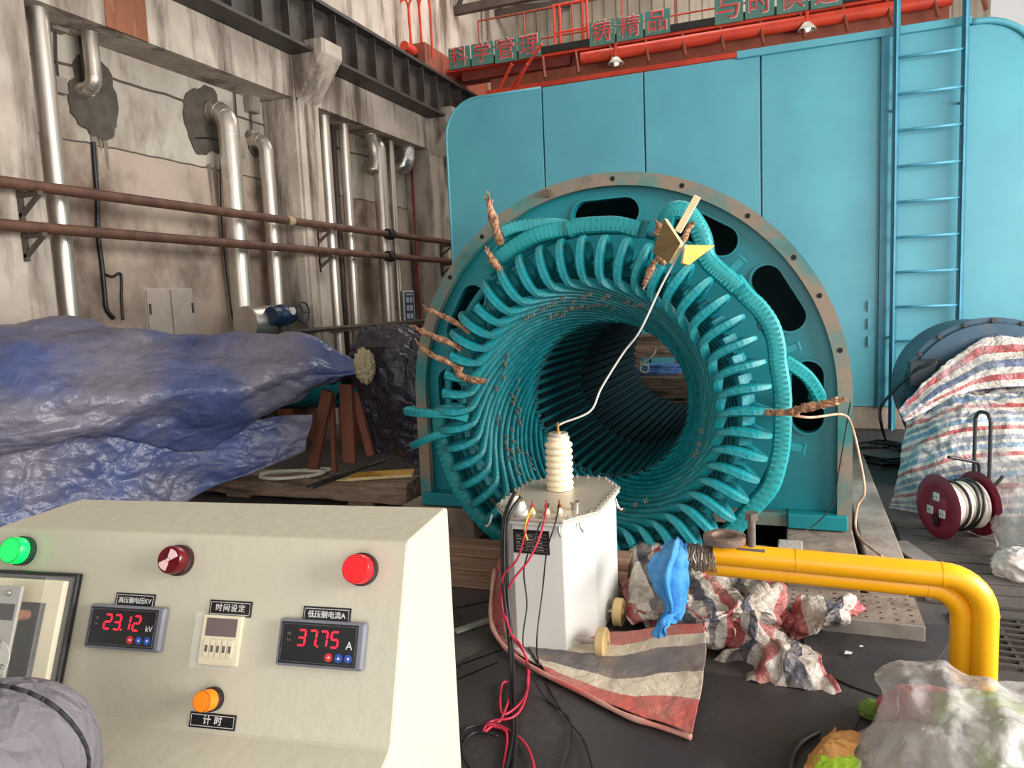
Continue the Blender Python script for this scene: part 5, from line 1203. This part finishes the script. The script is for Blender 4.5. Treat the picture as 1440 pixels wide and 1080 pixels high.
hem = [PZ(x, y, z) for x, y, z in ((696, 800, .20), (690, 850, .12), (694, 885, .05), (715, 915, .025), (760, 945, .02), (820, 975, .02), (880, 1006, .02), (935, 1024, .018), (972, 1037, .018))]
under(st, obj('rolled_hem', MB().tube(spline(hem, 50), [.009+.004*noise.noise(Vector((i*.3, 0, 0))) for i in range(50)], 8), mat('hem_red', srgb(196, 104, 98), .6, col2=srgb(206, 180, 160), scale=6), smooth=True))
F5 = zrows([(700, 780, .24), (712, 800, .22), (730, 820, .16)], [(690, 840, .13), (712, 855, .10), (735, 868, .06)], [(690, 880, .05), (716, 895, .03), (740, 905, .02)], [(716, 914, .02), (740, 925, .02), (760, 935, .015)])
under(st, cloth('side_fold', loft(F5, 30, 40, .012, 5, 14, .004, 16, ulen=.2, vlen=.4, name='side_fold'), STRIPE, .003))
F2 = zrows([(862, 770, .10), (905, 755, .18), (945, 752, .22), (1000, 752, .22), (1040, 762, .16), (1075, 790, .10)],
           [(862, 800, .16), (905, 790, .22), (950, 780, .26), (1000, 800, .24), (1050, 800, .22), (1085, 815, .12)],
           [(865, 835, .10), (905, 830, .16), (950, 825, .24), (1005, 832, .24), (1060, 825, .26), (1105, 830, .14)],
           [(880, 870, .08), (920, 860, .14), (965, 862, .20), (1010, 865, .22), (1060, 858, .20), (1112, 862, .12)],
           [(900, 885, .03), (940, 885, .08), (985, 892, .14), (1025, 892, .12), (1060, 888, .10), (1100, 888, .05)],
           [(905, 900, .01), (950, 910, .02), (985, 925, .03), (1030, 920, .02), (1065, 910, .02), (1100, 905, .01)])
under(st, cloth('heap', loft(F2, 170, 130, .075, 5.0, 31, .022, 12, ulen=1.1, vlen=.8, warp=.26, name='heap', long=(.05, 7, 3)), STRIPE, .003))
F3 = zrows([(1030, 880, .16), (1065, 862, .24), (1095, 885, .10), (1115, 900, .04)],
           [(1025, 905, .06), (1060, 900, .12), (1110, 905, .14), (1150, 915, .06)],
           [(985, 930, .01), (1040, 930, .015), (1095, 935, .07), (1160, 930, .08)],
           [(985, 950, .008), (1045, 955, .01), (1100, 960, .03), (1192, 976, .02)])
under(st, cloth('right_corner', loft(F3, 80, 60, .045, 6.5, 44, .012, 15, ulen=.7, vlen=.4, warp=.03, name='right_corner'), STRIPE, .003))
F4 = zrows([(1095, 860, .10), (1130, 838, .14), (1165, 830, .13), (1200, 832, .12), (1218, 848, .06)],
           [(1090, 880, .05), (1130, 862, .12), (1165, 846, .17), (1200, 846, .14), (1220, 862, .06)],
           [(1100, 895, .02), (1140, 890, .06), (1160, 872, .15), (1195, 862, .12), (1216, 872, .05)],
           [(1110, 905, .01), (1148, 898, .01), (1162, 888, .04), (1195, 884, .03), (1214, 880, .01)])
under(st, cloth('rolled_end', loft(F4, 60, 50, .05, 7, 52, .012, 15, ulen=.4, vlen=.3, warp=.05, name='rolled_end'), STRIPE, .003))
for m_, sc_, st_ in ((STRIPE, 7, .4), (STRIPE2, 5, .35), (STRIPE2B, 5, .35), (STRIPEF, 5, .18)): wrinkle(m_, sc_, st_, .012)
# blue cloth over the pipe end
CL = layer(mat('cloth_blue', srgb(66, 150, 216), .8, col2=srgb(50, 128, 196), scale=6, bump=.25, bscale=60), srgb(120, 180, 224), 5, .55, .7, None, .5, 3)
c = rows([(938, 775, 2.95), (948, 768, 2.98), (962, 770, 2.98)], [(940, 757, 2.88), (955, 754, 2.88), (968, 757, 2.88)], [(924, 778, 2.78), (950, 776, 2.75), (968, 778, 2.79)], [(908, 798, 2.74), (940, 812, 2.68), (972, 805, 2.76)],
         [(915, 832, 2.73), (944, 842, 2.67), (971, 838, 2.75)], [(930, 852, 2.71), (945, 862, 2.67), (966, 862, 2.72)], [(922, 868, 2.66), (938, 872, 2.62), (950, 868, 2.66)], [(912, 890, 2.62), (922, 893, 2.58), (935, 882, 2.60)])
tag(cloth('blue_cloth', loft(c, 50, 90, .022, 8, 61, .006, 20, name='blue_cloth', long=(.03, 6, 2)), CL, .003), 'bright blue cloth hung over the left end of the yellow pipe', 'cloth')

# ------------------------------------------------------------------ covered motor, reel and sheets at the right
MB_ = layer(mat('motor_blue', srgb(54, 84, 104), .45, col2=srgb(44, 70, 90), scale=4), srgb(84, 92, 96), 5, .55, .7, None, .5, 2)
p = PY(1394, 562, 5.6); r = empty('covered_motor', (p.x, 5.6, 0), 'blue-grey motor with a round flanged cover rising behind the striped sheet', 'motor'); R = .535
obj('end_cover', MB().lathe([(0, -.06), (R*.55, -.06), (R*.62, -.02), (R*.93, -.02), (R*.95, .0), (R, .0), (R, .06), (0, .06)], (0, 0, p.z), (0, 1, 0), 56), MB_, r, smooth=True, auto=35)
obj('casing', MB().lathe([(0, .06), (R*.92, .06), (R*.92, .9), (0, .9)], (0, 0, p.z), (0, 1, 0), 48), MB_, r, smooth=True, auto=35)
for k in range(20):
    a = 2*PI*k/20; obj('cover_bolt', MB().cyl((R*.965*math.cos(a), -.022, p.z+R*.965*math.sin(a)), (R*.965*math.cos(a), .0, p.z+R*.965*math.sin(a)), .016, 6), DARKSTEEL, r)
q = PY(1292, 522, 5.48); obj('terminal_box', MB().box((q.x-p.x-.06, -.16, q.z-.10), (q.x-p.x+.10, -.02, q.z+.07)), mat('box_dark', srgb(34, 44, 54), .45), r, bevel=.008)
obj('plinth', MB().box((-.4, .05, 0), (.45, .85, p.z-.4)), BED, r, bevel=.01)
S1 = rows([(1280, 600, 5.32), (1330, 560, 5.57), (1385, 505, 5.62), (1420, 492, 5.62), (1580, 505, 5.62)],
          [(1262, 572, 5.22), (1300, 533, 5.34), (1350, 492, 5.48), (1402, 468, 5.55), (1580, 478, 5.52)],
          [(1266, 580, 5.17), (1302, 548, 5.25), (1352, 515, 5.34), (1402, 495, 5.40), (1580, 492, 5.38)],
          [(1270, 588, 5.14), (1304, 564, 5.18), (1352, 538, 5.24), (1402, 520, 5.28), (1580, 512, 5.28)],
          [(1274, 594, 5.14), (1306, 578, 5.17), (1352, 556, 5.22), (1402, 545, 5.24), (1580, 536, 5.22)])
tag(cloth('striped_sheet', loft(S1, 90, 60, .03, 5, 71, .012, 14, ulen=1.1, vlen=.5, name='striped_sheet'), STRIPE2B, .003), 'upper striped sheet lapped over the blue-grey motor, stripes slanting up right', 'tarp')
S2 = rows([(1278, 572, 5.28), (1330, 553, 5.32), (1390, 540, 5.34), (1580, 530, 5.32)],
          [(1270, 605, 5.16), (1320, 585, 5.08), (1390, 572, 5.06), (1580, 566, 5.04)],
          [(1262, 650, 5.12), (1312, 632, 4.98), (1380, 618, 4.96), (1580, 610, 4.94)],
          [(1254, 690, 5.08), (1300, 682, 4.94), (1372, 668, 4.90), (1580, 660, 4.88)],
          [(1246, 713, 5.06), (1296, 722, 4.90), (1368, 728, 4.84), (1580, 722, 4.82)])
tag(cloth('striped_sheet', loft(S2, 110, 100, .035, 5.5, 77, .014, 15, ulen=1.0, vlen=.85, name='striped_sheet', warp=.01), STRIPE2, .003), 'lower striped sheet hanging to the floor behind the red reel, finer stripes', 'tarp')
# hose reel
def reel():
    az = math.radians(61.7); A = Vector((-math.sin(az), -math.cos(az), 0)); p = PZ(1318, 757, .018)
    c = p+Vector((0, 0, .178)); r = empty('cable_reel', (c.x, c.y, .018), 'dark red metal cable reel with white cable and a tall loop handle', 'cable reel'); o = Vector((0, 0, .178)); B = -A
    RR = layer(mat('reel_red', srgb(128, 26, 48), .45, col2=srgb(108, 20, 40), scale=5), srgb(150, 90, 90), 8, .6, .72, None, .4, 3)
    for d, n in ((0, 'flange'), (.235, 'flange')):
        obj(n, MB().lathe([(0, -.008), (.06, -.008), (.075, .004), (.10, .004), (.115, -.006), (.168, -.006), (.176, 0), (.168, .006), (0, .006)], o+B*d, B, 40), RR, r, smooth=True, auto=40)
    obj('drum', MB().cyl(o, o+B*.235, .075, 24), RR, r, smooth=True, auto=40)
    u = Vector((0, 0, 1)); w_ = B.cross(u); mb = MB(); mk = MB(); n = 13*24
    P = [o+B*(.018+.20*i/n)+(u*math.cos(2*PI*i/24)+w_*math.sin(2*PI*i/24))*(.118+.006*math.sin(i*.07)) for i in range(n)]
    mb.tube(P, .0095, 8); obj('wound_cable', mb, mat('cable_white', srgb(226, 220, 208), .5, col2=srgb(196, 188, 178), scale=12), r, smooth=True)
    for s in (.06, .12, .155):
        mk.tube([o+B*(s+.03*math.sin(a+s*9))+(u*math.cos(a)+w_*math.sin(a))*.134 for a in [2*PI*k/28 for k in range(28)]], .008, 6, closed=True)
    obj('wound_cable', mk, CBK, r, smooth=True)
    # sockets on the near face
    for a in (PI/2, PI/2+2.1, PI/2-2.1):
        q = o+A*.009+(u*math.sin(a)-w_*math.cos(a))*.055; t = A.cross(u)
        s = obj('socket', MB().box((-.022, -.022, -.004), (.022, .022, .006), Matrix.Translation(q) @ Matrix((t, u, A)).transposed().to_4x4()), mat('socket_grey', srgb(200, 194, 190), .45), r, bevel=.003)
        for e in (-1, 1): obj('socket_slot', MB().box((-.002+e*.008, -.007, .006), (.002+e*.008, .007, .0066), Matrix.Translation(q) @ Matrix((t, u, A)).transposed().to_4x4()), FACEB, s)
    q = o+A*.009-u*.075; obj('switch', MB().box((-.016, -.035, -.004), (.016, .035, .006), Matrix.Translation(q) @ Matrix((A.cross(u), u, A)).transposed().to_4x4()), FACEB, r, bevel=.002)
    FR = mat('frame_black', srgb(44, 38, 40), .4)
    for d in (.255,): obj('stand', MB().tube([o+B*d+w_*.14-u*.176, o+B*d+w_*.10-u*.10, o+B*d, o+B*d-w_*.10-u*.10, o+B*d-w_*.14-u*.176], .010, 8), FR, r, smooth=True)
    a = o+B*.255; hp = []
    for (s, z) in ((-.055, -.02), (-.055, .42), (-.05, .47), (-.025, .50), (.025, .50), (.05, .47), (.055, .42), (.055, -.02)): hp.append(a+w_*s*-1+u*z)
    obj('handle_loop', MB().tube(spline(hp, 40), .010, 8), FR, r, smooth=True)
    obj('carry_grip', MB().tube(spline([a+u*.05-w_*.02, a+u*.20-w_*.02, a+A*.06+u*.235, a+A*.20+u*.27], 20), .009, 8), FR, r, smooth=True)
    obj('crank', MB().tube(spline([a+B*.01, a+B*.03+u*.05, a+B*.09+u*.10, a+B*.13+u*.14], 14), .009, 8), BLACK, r, smooth=True)
reel()
# black cables heaped on the floor behind, and copper wire hung from the stator rim
rn = random.Random(17)
c0 = PZ(1235, 640, 0)
for k in range(6):
    pts = []; a = rn.uniform(0, 6)
    for i in range(9): a += rn.uniform(.4, 1.1); pts.append((c0.x+.02+.28*math.cos(a)*rn.uniform(.5, 1), c0.y+.55*math.sin(a)*rn.uniform(.5, 1), .012+.008*k))
    cable('floor_cable', pts, .010, CBK, 'thin black cable in the tangle on the floor between the stator and the striped sheet', 'cable', 'black cables tangled on the floor beside the stator', k=8)
cable('floor_cable', [PY(1316, 506, 5.42), PY(1303, 514, 5.42), PY(1286, 522, 5.44), PY(1252, 555, 5.5), PY(1238, 575, 5.52), PY(1240, 600, 5.6), PZ(1246, 620, .02)], .010, CBK, 'black cable drooping from the motor terminal box to the floor', 'cable')
CW = mat('copper_wire', srgb(214, 176, 150), .5, .2, col2=srgb(176, 120, 96), scale=20)
cable('earth_wire', [PY(1110, 583, 3.40), PY(1140, 587, 3.42), PY(1185, 583, 3.75), PY(1198, 600, 3.88), PY(1208, 640, 3.86), PY(1216, 690, 3.84), PY(1206, 712, 3.82), PY(1203, 740, 3.78), PY(1212, 760, 3.6), PY(1240, 782, 3.3)], .006, CW, 'pale copper wire hanging from the right winding end down past the rim', 'wire')
cable('earth_wire', [PY(1196, 565, 3.85), PY(1190, 600, 3.87), PY(1180, 660, 3.87), PY(1170, 710, 3.85), PY(1140, 742, 3.80), PY(1110, 752, 3.7)], .003, CBK, 'thin dark wire hanging down the face of the stator frame at the right', 'wire')

# clear plastic over rags at the bottom right, and plastic behind the reel
FILM = bpy.data.materials.new('plastic_film'); FILM.use_nodes = True
N = FILM.node_tree.nodes; L = FILM.node_tree.links; b = N['Principled BSDF']; b.inputs['Base Color'].default_value = srgb(204, 200, 198); b.inputs['Roughness'].default_value = .18
tc = N.new('ShaderNodeTexCoord'); nz = N.new('ShaderNodeTexNoise'); nz.inputs['Scale'].default_value = 6; nz.inputs['Detail'].default_value = 8; L.new(tc.outputs['Object'], nz.inputs['Vector'])
rp = N.new('ShaderNodeValToRGB'); rp.color_ramp.elements[0].position = .40; rp.color_ramp.elements[1].position = .72; rp.color_ramp.elements[0].color = (.30, .30, .30, 1); rp.color_ramp.elements[1].color = (.66, .66, .66, 1); L.new(nz.outputs['Fac'], rp.inputs[0]); L.new(rp.outputs[0], b.inputs['Alpha'])
n2 = N.new('ShaderNodeTexNoise'); n2.inputs['Scale'].default_value = 22; n2.inputs['Detail'].default_value = 6; L.new(tc.outputs['Object'], n2.inputs['Vector']); bp = N.new('ShaderNodeBump'); bp.inputs['Strength'].default_value = .5; bp.inputs['Distance'].default_value = .02; L.new(n2.outputs['Fac'], bp.inputs['Height']); L.new(bp.outputs[0], b.inputs['Normal'])
def rag(n, px, z, rad, sc, col, seed, label, cat='rag'):
    p = PZ(px[0], px[1], z); me = lump(rad, sc, seed, -p.z+.014); me.name = n
    o = bpy.data.objects.new(n, me); COL.objects.link(o); o.location = p; me.materials.append(mat('rag_'+label.split()[0]+str(seed), col, .85, col2=tuple(c*.8 for c in col[:3])+(1,), scale=8, bump=.3)); return tag(o, label, cat)
rag('rag', (1310, 1010), .07, .11, (1.1, .9, .7), srgb(190, 104, 114), 3, 'pinkish red rag under the clear plastic sheet')
rag('rag', (1385, 1020), .10, .115, (1.2, .8, .7), srgb(166, 194, 84), 5, 'lime green rag under the middle of the clear plastic sheet')
rag('rag', (1440, 1070), .10, .12, (1, .9, .8), srgb(160, 190, 76), 8, 'lime green rag at the right edge under the clear plastic')
rag('rag', (1330, 1070), .05, .14, (1.3, .7, .5), srgb(150, 140, 130), 11, 'grey rag under the clear plastic below the pink one')
rag('rag', (1350, 1040), .08, .06, (1, .8, .7), srgb(206, 150, 96), 15, 'small tan rag between the pink and lime rags')
OC = zrows([(1170, 1016, .10), (1180, 1024, .10), (1215, 1026, .06)], [(1146, 1042, .06), (1166, 1036, .13), (1208, 1042, .10)], [(1130, 1062, .03), (1158, 1060, .08), (1205, 1060, .08)], [(1126, 1085, .012), (1155, 1092, .014), (1200, 1088, .014)])
tag(cloth('tan_cloth', loft(OC, 50, 50, .022, 9, 13, .006, 22, name='tan_cloth'), mat('cloth_tan', srgb(206, 152, 88), .85, col2=srgb(178, 120, 64), scale=9, bump=.3), .003), 'orange tan cloth peeping out left of the clear plastic', 'cloth')
rag('rag', (1178, 1078), .03, .055, (1, .8, .8), srgb(170, 206, 56), 17, 'lime green cloth tip below the orange tan cloth', 'cloth')
rag('rag', (1226, 1000), .02, .036, (.9, 1.2, .7), srgb(104, 138, 56), 19, 'dark green cloth tip at the left edge of the clear plastic', 'cloth')
Q = zrows(*[[(x, y-4, z+.03) for x, y, z in r_] for r_ in ([(1228, 940, .16), (1270, 926, .20), (1325, 923, .24), (1385, 945, .22), (1430, 955, .20), (1570, 950, .18)],
          [(1228, 955, .20), (1275, 945, .25), (1325, 940, .28), (1385, 965, .27), (1435, 975, .26), (1570, 970, .24)],
          [(1233, 985, .16), (1280, 985, .26), (1330, 985, .29), (1385, 1000, .29), (1440, 1005, .29), (1570, 1000, .26)],
          [(1215, 1015, .06), (1265, 1025, .22), (1330, 1025, .28), (1390, 1035, .29), (1445, 1040, .28), (1570, 1040, .26)],
          [(1192, 1040, .02), (1250, 1060, .16), (1320, 1065, .24), (1390, 1075, .26), (1445, 1080, .26), (1575, 1080, .24)],
          [(1188, 1090, .01), (1245, 1100, .10), (1320, 1110, .18), (1390, 1120, .20), (1450, 1120, .20), (1580, 1120, .2)])])
tag(cloth('plastic_sheet', loft(Q, 130, 110, .030, 4, 91, .010, 11, name='plastic_sheet', long=(.03, 5, 3)), FILM, .0015), 'crumpled clear plastic sheet over coloured rags at the bottom right', 'plastic sheet')
Q = rows([(1340, 655, 4.95), (1400, 640, 4.85), (1470, 625, 4.8)], [(1350, 690, 4.85), (1402, 680, 4.6), (1470, 665, 4.5)], [(1384, 730, 4.5), (1415, 725, 4.35), (1470, 715, 4.2)], [(1390, 765, 4.4), (1420, 780, 4.1), (1470, 795, 3.9)])
tag(cloth('plastic_sheet', loft(Q, 80, 80, .06, 4.5, 95, .02, 11, name='plastic_sheet'), FILM, .0015), 'crumpled clear plastic sheet behind the red reel', 'plastic sheet')
cable('black_hose', [PZ(x, y, .02) for x, y in ((1150, 1030), (1125, 1045), (1112, 1070), (1110, 1110))], .012, CBK, 'black hose curving beside the orange tan cloth', 'hose')
rag('white_sack', (1440, 800), .05, .10, (1.1, 1, .8), srgb(206, 198, 192), 23, 'small dirty white sack at the right edge behind the yellow pipe', 'sack')
# small white scraps on the mat
for x, y, s, lab in ((1192, 918, 1.0, 'larger white paper scrap on the dark mat'), (1211, 909, .5, 'smaller white scrap right of the larger one on the mat')):
    p = PZ(x, y, .016); tag(obj('paper_scrap', MB().prism([(-.012*s, -.014*s), (.013*s, -.008*s), (.016*s, .004*s), (-.006*s, .012*s)], 0, .003, 'z'), WHITEM, loc=p), lab, 'scrap')

# ------------------------------------------------------------------ things seen through the bore, beyond the stator
p = PY(948, 548, 7.2); TB2 = empty('timber_crate', (p.x, 7.2, 0), 'weathered timber crate seen through the bore', 'crate')
ct = PY(940, 531, 7.2).z
for k, (z0, z1) in enumerate(((0, ct*.30), (ct*.33, ct*.62), (ct*.66, ct))): obj('plank', MB().box((-.75, 0, z0), (.65, .05, z1)), WOODG, TB2, bevel=.006)
obj('deck', MB().box((-.75, .05, ct-.06), (.65, .6, ct)), WOODG, TB2); obj('post', MB().box((-.70, .05, 0), (-.60, .6, ct-.06)), WOODG, TB2); obj('post', MB().box((.50, .05, 0), (.60, .6, ct-.06)), WOODG, TB2)
BR = mat('rope_blue', srgb(70, 120, 196), .8, col2=srgb(120, 160, 214), scale=18); rn = random.Random(4)
q = PY(925, 522, 7.35); pts = []
for i in range(70): a = i*.9; pts.append((q.x-.02+.20*math.cos(a)*(1+.2*rn.random())+.01*i*.1, 7.42+.09*math.sin(a)*(1+.2*rn.random()), ct+.02+.0012*i))
cable('blue_rope', pts, .014, BR, 'coil of blue and white rope on the crate seen through the bore', 'rope', k=3)
pts = [PY(x, y, 7.28) for x, y in ((902, 512), (912, 516), (908, 524), (900, 520), (905, 510), (918, 500), (922, 490))]
cable('white_rope', pts, .009, STR, 'loop of white rope hanging above the blue rope seen through the bore', 'rope')
r = empty('wooden_stand', (PY(925, 500, 7.7).x, 7.7, 0), 'small wooden stand behind the blue rope seen through the bore', 'stand'); zt = PY(925, 472, 7.7).z
for dx in (-.22, .22): obj('leg', MB().box((dx-.04, -.04, 0), (dx+.04, .04, zt)), WOODG, r)
obj('cross_board', MB().box((-.32, -.06, zt-.22), (.32, -.04, zt+.02)), WOODG, r, bevel=.004); obj('cross_board', MB().box((-.32, -.06, zt-.40), (.32, -.04, zt-.30)), WOODG, r, bevel=.004)
